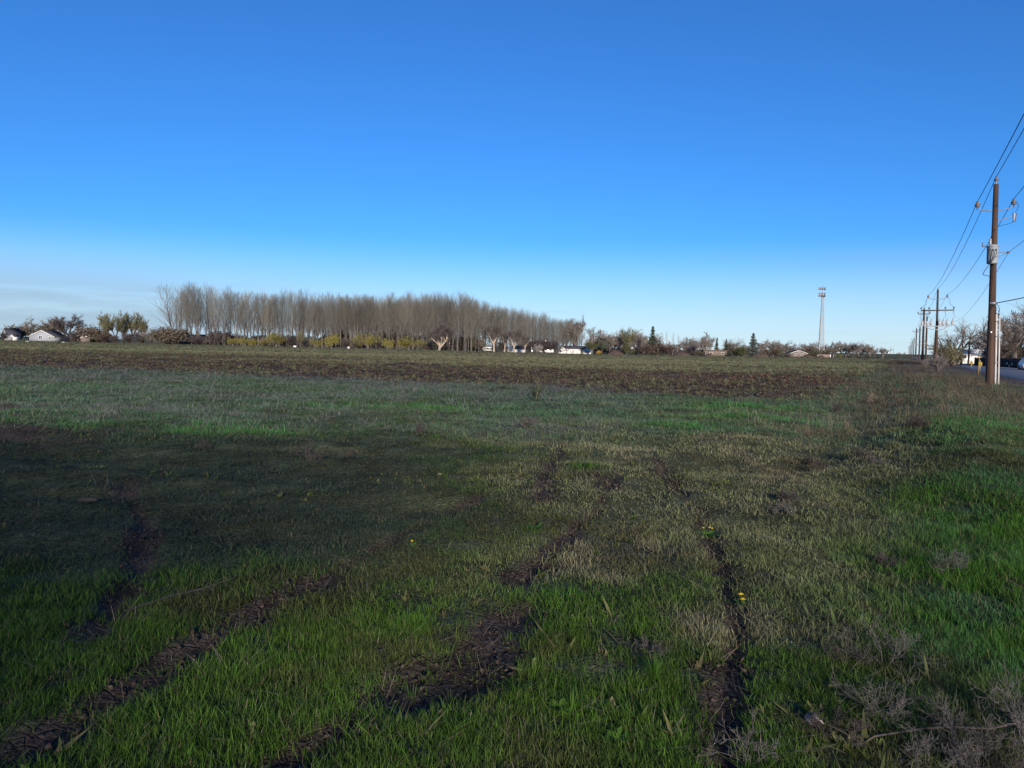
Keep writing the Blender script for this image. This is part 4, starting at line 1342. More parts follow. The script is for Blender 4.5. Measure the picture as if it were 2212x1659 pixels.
# brick wall with a white gate post at the tower foot; its courses of brick are recessed joints on each block row
def brick_wall():
    x, y = at(1781, 452)
    o = thing('brick_wall', 'long low brick wall in front of the lattice tower', 'wall', (x, y, gz(x, y)), R(2))
    q = MB()
    q.box((-4.6, 0, -.2), (3.4, .3, 1.45))
    part('panel', q, M['brick'], o)
    q = MB()
    q.box((-4.7, -.05, 1.45), (3.45, .35, 1.56))
    part('coping', q, M['conduit'], o)
    q = MB()
    q.box((3.46, -.08, -.2), (3.86, .36, 1.75))
    part('gate_post', q, M['white_paint'], o)
brick_wall()

# ------------------------------------------------------------------ lattice tower
def tower():
    D = 470
    x, y = at(1772, D)
    z0 = gz(x, y)
    o = thing('lattice_tower', 'tall steel lattice tower carrying two rings of panel antennas', 'tower', (x, y, z0), R(14))
    H = EYE + (hor(1776) - 636) / FPX * D - z0
    def leg(i, t):
        w_ = 1.45 * (1 - t) ** 1.1 + .75
        a = [(0, 1), (-.866, -.5), (.866, -.5)][i]
        return np.array((a[0] * w_, a[1] * w_, H * t))
    for i in range(3):
        q = MB()
        for j in range(12):
            q.tube(leg(i, j / 12), leg(i, (j + 1) / 12), .26 - .008 * j, .26 - .008 * (j + 1), 6, False)
        part('leg', q, M['white_steel'], o)
    for i in range(3):
        q = MB()
        t = 0.0
        k_ = 0
        while t < .97:
            dt = max(.026, .06 * (1 - t * .6))
            t1 = min(1, t + dt)
            A, B = leg(i, t), leg((i + 1) % 3, t)
            A1, B1 = leg(i, t1), leg((i + 1) % 3, t1)
            q.tube(A, B1, .09, n=4, cap=False)
            q.tube(B, A1, .09, n=4, cap=False)
            q.tube(A1, B1, .05, n=4, cap=False)
            t = t1
        part('bracing', q, M['white_steel'], o)
    for zz, rr, nn_, hh in ((H + 3.4, 2.75, 9, 1.7), (H - .5, 2.55, 12, 2.5)):
        q = MB()
        for i in range(3):
            a, b_ = i * 2.094 + .5, (i + 1) * 2.094 + .5
            for dz in (-.35, .35):
                q.tube((rr * math.cos(a), rr * math.sin(a), zz + dz), (rr * math.cos(b_), rr * math.sin(b_), zz + dz), .07, n=5)
            am = (a + b_) / 2
            q.tube((.3 * math.cos(am), .3 * math.sin(am), zz), (rr * .5 * math.cos(am), rr * .5 * math.sin(am), zz), .08, n=5)
            q.tube((0, 0, zz), (rr * math.cos(a), rr * math.sin(a), zz), .08, n=5)
        part('antenna_frame', q, M['steel'], o)
        for i in range(nn_):
            u = i * 3 / nn_
            k_ = int(u)
            f_ = (u - k_) * .9 + .05
            a, b_ = k_ * 2.094 + .5, (k_ + 1) * 2.094 + .5
            px_, py_ = rr * ((1 - f_) * math.cos(a) + f_ * math.cos(b_)), rr * ((1 - f_) * math.sin(a) + f_ * math.sin(b_))
            q = MB()
            q.box((px_ - .26, py_ - .16, zz - hh / 2), (px_ + .26, py_ + .16, zz + hh / 2))
            part('antenna', q, M['steel'], o)
    q = MB()
    q.tube((0, 0, H - 2), (0, 0, H + 5.0), .28, .22, 8)
    q.tube((0, 0, H + 5.0), (0, 0, H + 6.6), .05, .03, 5)
    part('mast', q, M['steel'], o)
    q = MB()
    q.lathe([(0, .0), (.55, .1), (.6, .25)], 12, (-1.2, -1.0, H - 4.2))
    part('dish', q, M['white_paint'], o)
tower()

# ------------------------------------------------------------------ utility poles
def pole_body(H, r0, r1, seed):
    q = MB()
    n_ = 14
    r = np.random.default_rng(seed)
    zs = np.concatenate([np.linspace(-.6, H, 11)])
    vs = []
    for z in zs:
        rr = r0 + (r1 - r0) * max(0, z) / H
        for j in range(n_):
            a = j / n_ * 6.283
            vs.append((rr * (1 + .03 * r.normal()) * math.cos(a), rr * (1 + .03 * r.normal()) * math.sin(a), z))
    m_ = len(zs)
    q.add(vs, [(i * n_ + j, i * n_ + (j + 1) % n_, (i + 1) * n_ + (j + 1) % n_, (i + 1) * n_ + j) for i in range(m_ - 1) for j in range(n_)])
    q.f.append(np.array([[(m_ - 1) * n_ + j for j in range(n_)]]))
    return q
INS = [(.02, -.12), (.02, 0), (.075, .0), (.085, .03), (.05, .05), (.095, .06), (.10, .09), (.05, .11), (.06, .14), (.04, .19), (.0, .2)]
def insulator(o, p, sc=1.0, name='insulator'):
    q = MB()
    q.lathe([(a * sc, b_ * sc) for a, b_ in INS], 10, p)
    return part(name, q, M['porcelain'], o)
ROT = math.atan2(UX, UY)                 # heading of the line, clockwise from +Y
def pole_thing(D, H, label, s=0.0, seed=1, r0=.20, r1=.122, lean=0.0, group='utility poles along the road'):
    x, y = on_line(D, s)
    o = thing('utility_pole', label, 'utility pole', (x, y, gz(x, y) - .02), 0, group)
    o.rotation_euler = (0, lean, -ROT)    # local +Y runs along the line, local +X to the right of it
    part('pole', pole_body(H, r0, r1, seed), M['wood_pole'], o, True)
    return o
def lw(o, p):                            # local to world of a pole
    return np.array(o.matrix_basis @ Vector(p))

WIRES = []
# near pole with transformer, cutout and riser conduits
near = pole_thing(40.0, 10.75, 'nearest utility pole with grey transformer and pale riser conduits', seed=5, lean=R(-.9))
H1 = 10.75
q = MB()
q.tube((0, 0, H1 - .1), (0, 0, H1 + .16), .03, .03, 8)
part('top_pin', q, M['grey_metal'], near)
insulator(near, (0, 0, H1 + .16), 1.25)
for sg in (-1, 1):
    q = MB()
    q.path([(sg * .14, 0, H1 - 1.42), (sg * .5, 0, H1 - 1.36), (sg * .82, 0, H1 - 1.26)], .028, 6)
    part('standoff_arm', q, M['grey_metal'], near)
    insulator(near, (sg * .82, 0, H1 - 1.14), 1.5)
q = MB()
q.path([(.14, 0, H1 - 1.95), (.5, 0, H1 - 1.85), (.78, 0, H1 - 1.78)], .024, 6)
part('cutout_arm', q, M['grey_metal'], near)
q = MB()
q.lathe([(0, -.3), (.05, -.3), (.06, -.2), (.035, -.18), (.07, -.1), (.035, -.06), (.08, .02), (.04, .06), (.09, .12), (.0, .16)], 10, (.84, 0, H1 - 1.74))
co_ = part('fuse_cutout', q, M['grey_metal'], near)
q = MB()
q.tube((.90, 0, H1 - 2.05), (.98, 0, H1 - 1.6), .02, n=6)
part('fuse_tube', q, M['porcelain'], co_)
q = MB()
q.path([(.82, 0, H1 - .95), (.95, 0, H1 - 1.05), (1.03, 0, H1 - 1.25), (.95, 0, H1 - 1.5), (.86, 0, H1 - 1.6)], .012, 5)
q.path([(.86, 0, H1 - 2.05), (.6, .05, H1 - 2.15), (.3, .1, H1 - 2.2), (.13, .1, H1 - 2.25)], .012, 5)
part('jumper', q, M['black_cable'], near)
# transformer can hung on the camera side
TX, TY = -.1, -.46
q = MB()
q.lathe([(0, H1 - 4.28), (.24, H1 - 4.28), (.265, H1 - 4.22), (.265, H1 - 3.42), (.28, H1 - 3.40), (.28, H1 - 3.34), (.25, H1 - 3.31), (.12, H1 - 3.25), (0, H1 - 3.24)], 20, (TX, TY, 0))
tr_ = part('transformer', q, M['transformer'], near, True)
q = MB()
q.lathe([(.28, H1 - 3.395), (.292, H1 - 3.39), (.292, H1 - 3.355), (.28, H1 - 3.35)], 20, (TX, TY, 0))
part('lid_band', q, M['grey_metal'], tr_)
for dx in (-.14, .0, .14):
    q = MB()
    q.tube((TX + dx, TY - .25, H1 - 3.55), (TX + dx, TY - .33, H1 - 3.58), .03, n=8)
    part('bushing', q, M['black_cable'], tr_)
    q = MB()
    q.path([(TX + dx, TY - .33, H1 - 3.58), (TX + dx * 1.05, TY - .36, H1 - 3.8), (TX + dx * .5 - .03, TY - .36, H1 - 4.05), (TX - .12, TY - .3, H1 - 4.3), (TX - .35, TY - .2, H1 - 4.65), (TX - .42, TY - .1, H1 - 4.85), (TX - .2, TY + .15, H1 - 4.88), (-.02, -.17, H1 - 5.0)], .016, 5)
    part('cable', q, M['black_cable'], tr_)
q = MB()
q.lathe([(.05, H1 - 3.28), (.08, H1 - 3.2), (.05, H1 - 3.15), (.09, H1 - 3.1), (.05, H1 - 3.05), (.07, H1 - 2.98), (.0, H1 - 2.9)], 10, (TX - .12, TY, 0))
part('bushing', q, M['grey_metal'], tr_)
q = MB()
q.path([(TX - .26, TY, H1 - 3.38), (TX - .42, TY, H1 - 3.32)], .02, 5)
q.lathe([(.03, H1 - 3.36), (.055, H1 - 3.3), (.035, H1 - 3.26), (.055, H1 - 3.2), (.0, H1 - 3.1)], 8, (TX - .44, TY, 0))
part('arrester', q, M['porcelain'], tr_)
q = MB()
q.path([(TX - .12, TY, H1 - 2.92), (TX + .0, TY + .1, H1 - 2.6), (.05, -.14, H1 - 2.4)], .01, 5)
part('jumper', q, M['black_cable'], near)
q = MB()
q.box((-.1, -.25, H1 - 3.55), (.1, -.135, H1 - 3.42))
q.box((-.1, -.25, H1 - 4.15), (.1, -.135, H1 - 4.02))
part('bracket', q, M['grey_metal'], near)
q = MB()
q.path([(.15, 0, H1 - 3.62), (.55, 0, H1 - 3.66), (.62, 0, H1 - 3.68)], .022, 6)
q.path([(.15, 0, H1 - 3.95), (.4, 0, H1 - 3.8), (.58, 0, H1 - 3.68)], .014, 5)
part('neutral_bracket', q, M['grey_metal'], near)
q = MB()
q.lathe([(.0, -.05), (.06, -.05), (.07, 0), (.05, .05), (.0, .06)], 8, (.64, 0, H1 - 3.66))
part('spool_insulator', q, M['porcelain'], near)
q = MB()
q.box((-.13, -.30, H1 - 6.42), (.22, -.19, H1 - 6.30))
part('service_bracket', q, M['grey_metal'], near)
for dx, rr, top in ((.25, .05, H1 - 6.95), (.395, .04, H1 - 7.0)):
    q = MB()
    q.path([(dx + .02 * 0, -.08, -.2), (dx - .02, -.08, 2), (dx - .05, -.08, 5.0 if False else min(5.0, top)), (dx - .09, -.08, top)], rr, 8)
    cd = part('conduit', q, M['conduit'], near)
    q = MB()
    q.tube((dx - .09, -.08, top), (dx - .09, -.08, top + .09), rr * 1.15, n=8)
    part('weather_cap', q, M['black_cable'], cd)
    q = MB()
    q.path([(dx - .09, -.08, top + .08), (dx - .06, -.1, top + .3), (dx - .12, -.16, top + .5), (.12, -.22, H1 - 6.36)], .016, 5)
    part('cable', q, M['black_cable'], cd)
q = MB()
for z in (1.2, 2.6, 3.4):
    q.box((.16, -.16, z), (.42, -.0, z + .04))
part('strap', q, M['grey_metal'], near)
q = MB()
q.path([(-.19, .12, .1), (-.17, .1, 3.2), (-.165, .1, 3.5)], .012, 5)
part('ground_wire', q, M['conduit'], near)
q = MB()
q.tube((-.02, -.175, 2.85), (-.02, -.205, 2.85), .045, n=10)
part('pole_tag', q, M['white_paint'], near)

# second pole with two crossarms and a pale capacitor platform
sec = pole_thing(108.0, 11.1, 'second utility pole carrying two crossarms and a white capacitor rack', seed=8, lean=R(-.9))
H2 = 11.1
insulator(sec, (0, 0, H2 - .02), 1.4)
q = MB()
q.path([(-1.2, -.16, H2 - 1.15), (-.6, -.16, H2 - 1.3), (0, -.18, H2 - 1.36), (.6, -.16, H2 - 1.3), (1.2, -.16, H2 - 1.15)], .045, 6)
part('standoff_arm', q, M['grey_metal'], sec)
for sg in (-1, 1):
    insulator(sec, (sg * 1.2, -.16, H2 - 1.0), 1.7)
q = MB()
q.box((-2.1, -.30, H2 - 3.02), (2.1, -.17, H2 - 2.86))
part('crossarm', q, M['wood_pole'], sec)
for ux in (-2.05, -1.05, 1.0, 2.05):
    insulator(sec, (ux, -.24, H2 - 2.72), 1.5)
    q = MB()
    q.lathe([(.0, -.35), (.05, -.35), (.03, -.28), (.07, -.22), (.03, -.17), (.07, -.12), (.02, 0)], 8, (ux, -.24, H2 - 3.03))
    part('fuse_cutout', q, M['grey_metal'], sec)
q = MB()
for yy in (-.42, -.22):
    q.path([(-2.45, yy, H2 - 5.05), (-1.2, yy, H2 - 5.2), (0, yy, H2 - 5.25), (1.2, yy, H2 - 5.2), (2.3, yy, H2 - 5.05)], .07, 6)
    q.path([(-1.6, yy, H2 - 5.2), (-.8, yy, H2 - 5.65), (0, yy, H2 - 5.75), (.8, yy, H2 - 5.65), (1.6, yy, H2 - 5.2)], .06, 6)
rk = part('rack', q, M['white_steel'], sec)
for ux in (-1.9, -1.25, -.75, .3, .75, 1.25, 1.95):
    q = MB()
    q.box((ux - .17, -.45, H2 - 5.12), (ux + .17, -.19, H2 - 4.45))
    cn_ = part('capacitor', q, M['white_steel'], rk)
    q = MB()
    for yy in (-.4, -.24):
        q.tube((ux, yy, H2 - 4.45), (ux, yy, H2 - 4.15), .045, .03, 6)
    part('bushing', q, M['porcelain'], cn_)
for sg in (-1, 1):
    q = MB()
    q.path([(sg * 1.2, -.16, H2 - .95), (sg * 1.55, -.2, H2 - 1.6), (sg * 1.5, -.22, H2 - 2.0), (sg * 2.05, -.24, H2 - 2.5)], .018, 5)
    q.path([(sg * 2.05, -.24, H2 - 3.4), (sg * 2.2, -.24, H2 - 4.0), (sg * 1.9, -.3, H2 - 4.2)], .018, 5)
    q.path([(sg * 1.0, -.24, H2 - 3.4), (sg * 1.1, -.24, H2 - 3.9), (sg * .75, -.3, H2 - 4.2)], .018, 5)
    part('jumper', q, M['black_cable'], sec)
# the rest of the row
def simple_pole(D, H, label, s=0.0, seed=3, arm=True):
    o = pole_thing(D, H, label, s, seed, .24, .17, R(-.6))
    if arm:
        q = MB()
        q.box((-1.1, -.28, H - 1.06), (1.1, -.15, H - .92))
        part('crossarm', q, M['wood_pole'], o)
        for ux in (-1.05, 1.05):
            insulator(o, (ux, -.21, H - .8), 1.6)
    insulator(o, (0, 0, H + .1), 1.5)
    return o
ORD = ['third', 'fourth', 'fifth', 'sixth', 'seventh', 'eighth', 'ninth', 'tenth', 'eleventh', 'twelfth']
rest = []
for i, (D, H) in enumerate(((150, 11), (178, 11), (228, 10.6), (252, 10.8), (296, 10.8), (360, 10.6), (430, 10.6), (505, 10.6), (600, 10.6), (730, 10.6))):
    rest.append(simple_pole(D, H, '%s utility pole from the camera in the row along the road' % ORD[i], seed=20 + i, s=(-.8, .5, 0, -.6, 0, 0, 0, 0, 0, 0)[i], arm=(i % 3 != 1)))
behind = (4.7 + UX * -25, UY * -25)
# two dark service poles on the far side of the road and two far poles left of the row
def lone_pole(px, D, toppx, label, arm=False):
    x, y = at(px, D)
    z = gz(x, y)
    H = EYE + (hor(px) - toppx) / FPX * D - z
    o = thing('utility_pole', label, 'utility pole', (x, y, z), 0)
    o.rotation_euler = (0, R(1.2), 0)
    part('pole', pole_body(H, .16, .10, int(px)), M['wood_pole'], o, True)
    q = MB()
    q.tube((-.5 if arm else -.12, 0, H - .6), (.5 if arm else .12, 0, H - .6), .05, n=6)
    part('crossarm', q, M['wood_pole'], o)
    insulator(o, (0, 0, H + .1), 1.3)
    return o
lone_pole(2092, 118, 724, 'thin dark pole across the road left of the blue white trailer')
lone_pole(2077, 122, 740, 'shorter thin dark pole across the road beside the truck')
lone_pole(1922, 640, 749.5, 'far thin pole left of the row, the taller of two', True)
lone_pole(1929, 660, 752.5, 'far thin pole left of the row, the shorter of two', True)
lone_pole(2017, 132, 700, 'thin grey pole behind the second utility pole')

# ------------------------------------------------------------------ power lines
def wire_span(a, b_, sag, n_=14):
    t = np.linspace(0, 1, n_)[:, None]
    p = np.asarray(a) * (1 - t) + np.asarray(b_) * t
    p[:, 2] -= (4 * sag * t * (1 - t))[:, 0]
    return p
def wire(label, spans, r=.011, matn='wire'):
    q = MB()
    for a, b_, sag in spans:
        q.path(wire_span(a, b_, sag), r, 5)
    o = link('power_line', q.mesh('power_line', M[matn]))
    tag(o, label, 'wire', 'power lines of the roadside poles')
    return o
bpy.context.view_layer.update()
def prev(p, back=62.0, dz=0.0):
    return np.array((p[0] - UX * back, p[1] - UY * back, p[2] + dz))
def chain(p_near, p_sec, h_off, sag0, label, r, side):
    pts = [p_sec] + [lw(o, (side, -.2 if side else 0, h_off + rh_)) for o, rh_ in zip(rest, (11, 11, 10.6, 10.8, 10.8, 10.6, 10.6, 10.6, 10.6, 10.6))]
    spans = [(prev(p_near, 64, .3), p_near, sag0), (p_near, p_sec, .9)]
    pts = [p_sec, pts[3], pts[5], pts[7], pts[9], pts[10]]
    for a, b_ in zip(pts[:-1], pts[1:]):
        spans.append((a, b_, .8))
    wire(label, spans, r)
chain(lw(near, (0, 0, H1 + .40)), lw(sec, (0, 0, H2 + .26)), .3, .5, 'top power line running over the pole tops', .017, 0)
chain(lw(near, (-.82, 0, H1 - .84)), lw(sec, (-1.2, -.16, H2 - .66)), -.5, .5, 'power line on the field side arms of the poles', .017, -1.05)
chain(lw(near, (.82, 0, H1 - .84)), lw(sec, (1.2, -.16, H2 - .66)), -.5, .5, 'power line on the road side arms of the poles', .017, 1.05)
pn = lw(near, (.66, 0, H1 - 3.66))
wire('lower neutral wire passing the transformer', [(prev(pn, 64, .2), pn, .5), (pn, lw(sec, (1.9, -.2, H2 - 4.6)), 1.0), (lw(sec, (1.9, -.2, H2 - 4.6)), lw(rest[1], (.2, 0, 7.2)), .7), (lw(rest[1], (.2, 0, 7.2)), lw(rest[4], (.2, 0, 7.2)), .8)], .011)
wire('thick black service cable leaving the near pole to the upper right', [(lw(near, (.12, -.24, H1 - 6.36)), lw(near, (7.5, -13.0, H1 - 4.3)), .3)], .024, 'black_cable')

# ------------------------------------------------------------------ right side beyond the road
RB = [variant(('rbroad', i), lambda i=i: build_broad(400 + i, dict(BROAD, rmin=.012, n=[(5, 6), 7, 6, 6]), 10, M['bark'], M['twig'])) for i in range(2)]
T('bare_tree', 'wide gnarled bare tree beyond the road right of the second pole', RB[0], 2062, 120, 690, .9, ref=10)
T('bare_tree', 'bare tree behind the blue white trailer', RB[1], 2122, 135, 712, .95, ref=10)
T('bare_tree', 'tall bare tree at the right edge beyond the dark fence', RB[0], 2192, 118, 648, .85, ref=10, rot=1.0)
T('bare_tree', 'bare tree at the right border behind the fence', RB[1], 2240, 122, 650, .9, ref=10)
T('bare_tree', 'bare tree half hidden by the near utility pole', RB[0], 2146, 132, 696, .9, ref=10, rot=2.6)
T('bare_tree', 'darker bare tree behind the right part of the fence', DKB[1], 2214, 134, 668, .8, ref=10)
T('dark_shrub', 'dark shrub directly behind the middle of the fence', HED[1], 2178, 126, 742, 1.1, ref=3, cat='shrub')
T('red_tree', 'dense reddish brown tree left of the tall edge tree', variant('rtree', lambda: build_broad(410, dict(BROAD, rmin=.012), 10, M['bark_dark'], M['twig_red'], M['hedge_brown'], 3000, .09, .25, 1.0)), 2165, 112, 716, .55, ref=10)
T('olive_thicket', 'olive brown thicket beyond the road under the gnarled tree', variant('othick', lambda: build_broad(411, dict(SHRUB, rmin=.008), 3, M['bark_dark'], M['twig_olive'], M['leaf_bud'], 2600, .06, .2, 1.0, 0, .2, 8, .012, .08)), 2046, 112, 738, 1.0, ref=3, cat='shrub')
T('olive_thicket', 'low olive thicket left of the white truck', variant('othick', None), 2062, 116, 752, .9, ref=3, cat='shrub')
T('dark_shrub', 'dark tangled shrub behind the trailer roof', SHR['twig_dark'], 2112, 150, 748, 1.6, ref=3, cat='shrub')
T('dark_shrub', 'dark shrub over the left end of the fence', SHR['twig_red'], 2150, 124, 744, 1.2, ref=3, cat='shrub')
T('dark_shrub', 'dark shrub over the right end of the fence', SHR['twig_dark'], 2200, 124, 742, 1.2, ref=3, cat='shrub')
T('roadside_shrub', 'bare grey twiggy bush at the foot of the second pole', variant('rshrub', lambda: build_broad(412, dict(SHRUB, rmin=.006, n=[8, 7, 5]), 3, M['bark'], M['twig'], None, stems=9, trunk_frac=.25, cut=.012, trad=.05)), 2027, 68, 758, .8, ref=3, cat='shrub')
T('roadside_shrub', 'small dry bush left of the second pole foot', variant('rshrub', None), 2001, 92, 772, .9, ref=3, cat='shrub')

# dark board fence
def fence():
    a = np.array(at(2105, 118))
    b_ = np.array(at(2262, 100))
    d_ = b_ - a
    L = np.linalg.norm(d_)
    ang_ = math.atan2(d_[1], d_[0])
    o = thing('board_fence', 'dark weathered board fence beyond the road', 'fence', (a[0], a[1], gz(*a)), ang_)
    r = np.random.default_rng(3)
    n_ = int(L / .16)
    zend = gz(*b_) - gz(*a)
    per = 17
    for k0 in range(0, n_, per):
        q = MB()
        for k_ in range(k0, min(n_, k0 + per)):
            z = zend * k_ / n_
            q.box((k_ * .16, -.012 + .008 * r.normal(), z - .1), (k_ * .16 + .145, .012, z + 1.42 + .02 * r.normal()))
        part('panel', q, M['fence_wood'], o)
        q = MB()
        z = zend * k0 / n_
        q.box((k0 * .16 - .06, .016, z - .3), (k0 * .16 + .06, .136, z + 1.5))
        part('post', q, M['fence_wood'], o)
fence()
def star(px, py, D, r_, label):
    x, y = at(px, D)
    z = EYE - (py - hor(px)) / FPX * D
    q = MB()
    v = []
    for j in range(10):
        rr = r_ if j % 2 == 0 else r_ * .42
        a = math.pi / 2 + j * math.pi / 5
        v.append((rr * math.cos(a), 0, rr * math.sin(a)))
    v += [(0, -.06, 0), (0, .02, 0)]
    q.add(v, [(j, (j + 1) % 10, 10) for j in range(10)] + [((j + 1) % 10, j, 11) for j in range(10)])
    o = link('wall_star', q.mesh('wall_star', M['white_paint']), None, (x, y - .12, z), R(8))
    tag(o, label, 'ornament', 'star ornaments on the fence')
FA, FB = np.array(at(2105, 118)), np.array(at(2262, 100))
def fence_depth(px):                     # where the fence line meets a column
    k_ = ray(px, hor(px) + 8)
    k_ = k_.x / k_.y
    d_ = FB - FA
    t = (k_ * FA[1] - FA[0]) / (d_[0] - k_ * d_[1])
    return float(FA[1] + t * d_[1])
star(2175, 785.5, fence_depth(2175) - .1, .30, 'white star ornament on the fence, nearest the utility pole')
star(2180.5, 790, fence_depth(2180) - .1, .30, 'white star ornament on the fence, the lowest of three')
star(2186, 786.5, fence_depth(2186) - .1, .26, 'white star ornament on the fence, farthest right')
# yellow curve arrow signs and a tall yellow marker post
def arrow_sign(px, D, label, zc=1.0, w_=.34):
    x, y = at(px, D)
    o = thing('curve_sign', label, 'road sign', (x, y, gz(x, y)), R(-6))
    q = MB()
    q.box((-.03, 0, -.2), (.03, .05, zc + .4))
    part('post', q, M['steel'], o)
    q = MB()
    q.box((-w_ / 2, -.02, zc - w_ * .6), (w_ / 2, -.004, zc + w_ * .6))
    p_ = part('plate', q, M['yellow_sign'], o)
    q = MB()
    s_ = w_ * .36
    q.add([(s_, -.026, zc + s_), (s_ * .2, -.026, zc + s_), (-s_, -.026, zc), (s_ * .2, -.026, zc - s_), (s_, -.026, zc - s_), (-s_ * .2, -.026, zc)], [(0, 1, 2, 5), (5, 2, 3, 4)])
    part('chevron', q, M['black_paint'], p_)
arrow_sign(2118, 74, 'yellow chevron sign with black arrow left of the near pole', .75)
arrow_sign(2099, 96, 'yellow chevron sign with black arrow in front of the trailer', .75)
x, y = at(2115, 62)
o = thing('marker_post', 'tall thin yellow marker post left of the near pole', 'post', (x, y, gz(x, y)))
q = MB()
q.tube((0, 0, -.2), (.02, 0, 1.5), .02, .02, 8)
part('post', q, M['yellow_sign'], o)
q = MB()
q.box((-.05, -.02, 1.36), (.08, .02, 1.55))
part('marker_plate', q, M['yellow_sign'], o)

# vehicles
def wheel(o, x, y, r_, w_=.2):
    q = MB()
    n_ = 16
    for rr, ww, mt_ in ((r_, w_, 'tyre'),):
        prof = [(rr * .6, -ww / 2), (rr * .93, -ww / 2), (rr, -ww * .3), (rr, ww * .3), (rr * .93, ww / 2), (rr * .6, ww / 2)]
        a = np.arange(n_) * 2 * math.pi / n_
        v = np.array([[(x + p[0] * math.cos(t), y + p[1], r_ + p[0] * math.sin(t)) for t in a] for p in prof]).reshape(-1, 3)
        q.add(v, [(i * n_ + j, i * n_ + (j + 1) % n_, (i + 1) * n_ + (j + 1) % n_, (i + 1) * n_ + j) for i in range(5) for j in range(n_)])
    t_ = part('tyre', q, M['tyre'], o)
    q = MB()
    q.tube((x, y - w_ * .35, r_), (x, y + w_ * .35, r_), r_ * .62, n=12)
    part('rim', q, M['steel'], t_)
def profile_body(prof, w_, inset=.12):
    """side outline extruded across, the upper points drawn in"""
    q = MB()
    n_ = len(prof)
    zmax = max(p[1] for p in prof)
    zm = zmax * .55
    v = []
    for sg in (-1, 1):
        for (a, z) in prof:
            k_ = max(0, (z - zm) / max(.01, zmax - zm))
            v.append((a, sg * (w_ / 2 - inset * k_), z))
    q.add(v, [(i, (i + 1) % n_, n_ + (i + 1) % n_, n_ + i) for i in range(n_)])
    q.f.append(np.array([list(range(n_ - 1, -1, -1)), list(range(n_, 2 * n_))]))
    return q
def car(label, x, y, rot):
    o = thing('parked_car', label, 'car', (x, y, gz(x, y) + .06), rot)
    part('body', profile_body([(-2.2, .25), (2.2, .25), (2.25, .55), (2.1, .78), (1.15, .9), (.45, 1.38), (-.9, 1.42), (-1.75, .98), (-2.2, .9), (-2.28, .6)], 1.78, .22), M['car_white'], o, False)
    for sg in (-1, 1):
        q = MB()
        v = [(1.0, .93), (.45, 1.31), (-.85, 1.35), (-1.5, 1.0)]
        q.add([(a, sg * (.895 - .22 * max(0, (z - .78) / .64) + .006), z) for a, z in v], [(0, 1, 2, 3)])
        part('side_window', q, M['glass'], o)
        q = MB()
        q.box((2.12, sg * .6 - .18, .58), (2.27, sg * .6 + .18, .74))
        part('headlight', q, M['conduit'], o)
    q = MB()
    q.add([(1.17, -.72, .93), (1.17, .72, .93), (.5, .62, 1.385), (.5, -.62, 1.385)], [(0, 1, 2, 3)])
    part('windscreen', q, M['glass'], o)
    for a in (-1.35, 1.4):
        for sg in (-1, 1):
            wheel(o, a, sg * .82, .32)
x, y = at(2226, 84)
car('white car cut by the right border on the road', x, y, R(90) - ROT + math.pi)
def trailer():
    x, y = at(2113, 128)
    o = thing('travel_trailer', 'pale blue white box trailer behind the near utility pole', 'trailer', (x, y, gz(x, y) - .3), R(4))
    q = MB()
    q.box((-1.75, 0, .75), (3.3, 2.4, 3.0))
    part('body', q, M['box_blue'], o)
    q = MB()
    q.box((-1.8, -.03, .55), (3.35, 2.43, .748))
    q.box((-1.8, -.03, 3.002), (3.35, 2.43, 3.12))
    part('trim', q, M['white_paint'], o)
    q = MB()
    q.box((.3, -.05, 1.2), (2.6, -.004, 2.7))
    d_ = part('side_panel', q, M['white_paint'], o)
    q = MB()
    q.box((.42, -.08, 1.32), (2.48, -.052, 2.58))
    part('pane', q, M['box_blue'], d_)
    for a in (.2, 1.4):
        wheel(o, a, .05, .36)
        wheel(o, a, 2.3, .36)
trailer()
def truck(name, label, px, D, rot, cat, mat_='white_paint', L=5.2):
    x, y = at(px, D)
    o = thing(name, label, cat, (x, y, gz(x, y)), rot)
    part('body', profile_body([(-2.5, .4), (2.5, .4), (2.6, .8), (2.4, 1.1), (1.6, 1.2), (1.0, 1.95), (.2, 2.0), (-2.4, 2.0), (-2.55, 1.6)], 1.9, .14), M[mat_], o)
    for sg in (-1, 1):
        q = MB()
        v = [(1.35, 1.25), (.95, 1.8), (.2, 1.85), (.2, 1.25)]
        q.add([(a, sg * (.95 - .14 * max(0, (z - 1.1) / .9) + .008), z) for a, z in v], [(0, 1, 2, 3)])
        part('side_window', q, M['glass'], o)
        q = MB()
        q.box((2.45, sg * .65 - .17, .75), (2.62, sg * .65 + .17, .95))
        part('headlight', q, M['conduit'], o)
    q = MB()
    q.box((2.52, -.9, .42), (2.68, .9, .6))
    part('bumper', q, M['steel'], o)
    for a in (-1.6, 1.6):
        for sg in (-1, 1):
            wheel(o, a, sg * .86, .38)
    return o
truck('parked_truck', 'white pickup truck parked across the road beside the thin poles', 2082, 124, R(185), 'truck')
truck('parked_van', 'white van parked left of the ranch house, the longer of two', 1186, 420, R(182), 'van')
truck('parked_van', 'white van at the yard light pole, left end of the pair', 1174, 421, R(200), 'van', 'conduit')
def camper():
    x, y = at(1055, 372)
    o = thing('camper_van', 'white camper with dark openings parked before the red shrubs', 'camper', (x, y, gz(x, y)), R(2))
    part('body', profile_body([(-2.7, .5), (2.7, .5), (2.7, 2.3), (-1.6, 2.35), (-2.5, 1.9), (-2.85, 1.3)], 2.1, .08), M['white_paint'], o)
    for a, b_ in ((-.9, .6), (1.0, 2.3)):
        q = MB()
        q.box((a, -1.08, 1.1), (b_, -1.052, 1.75))
        part('window', q, M['glass'], o)
    for a in (-1.8, 1.7):
        for sg in (-1, 1):
            wheel(o, a, sg * .95, .36)
camper()
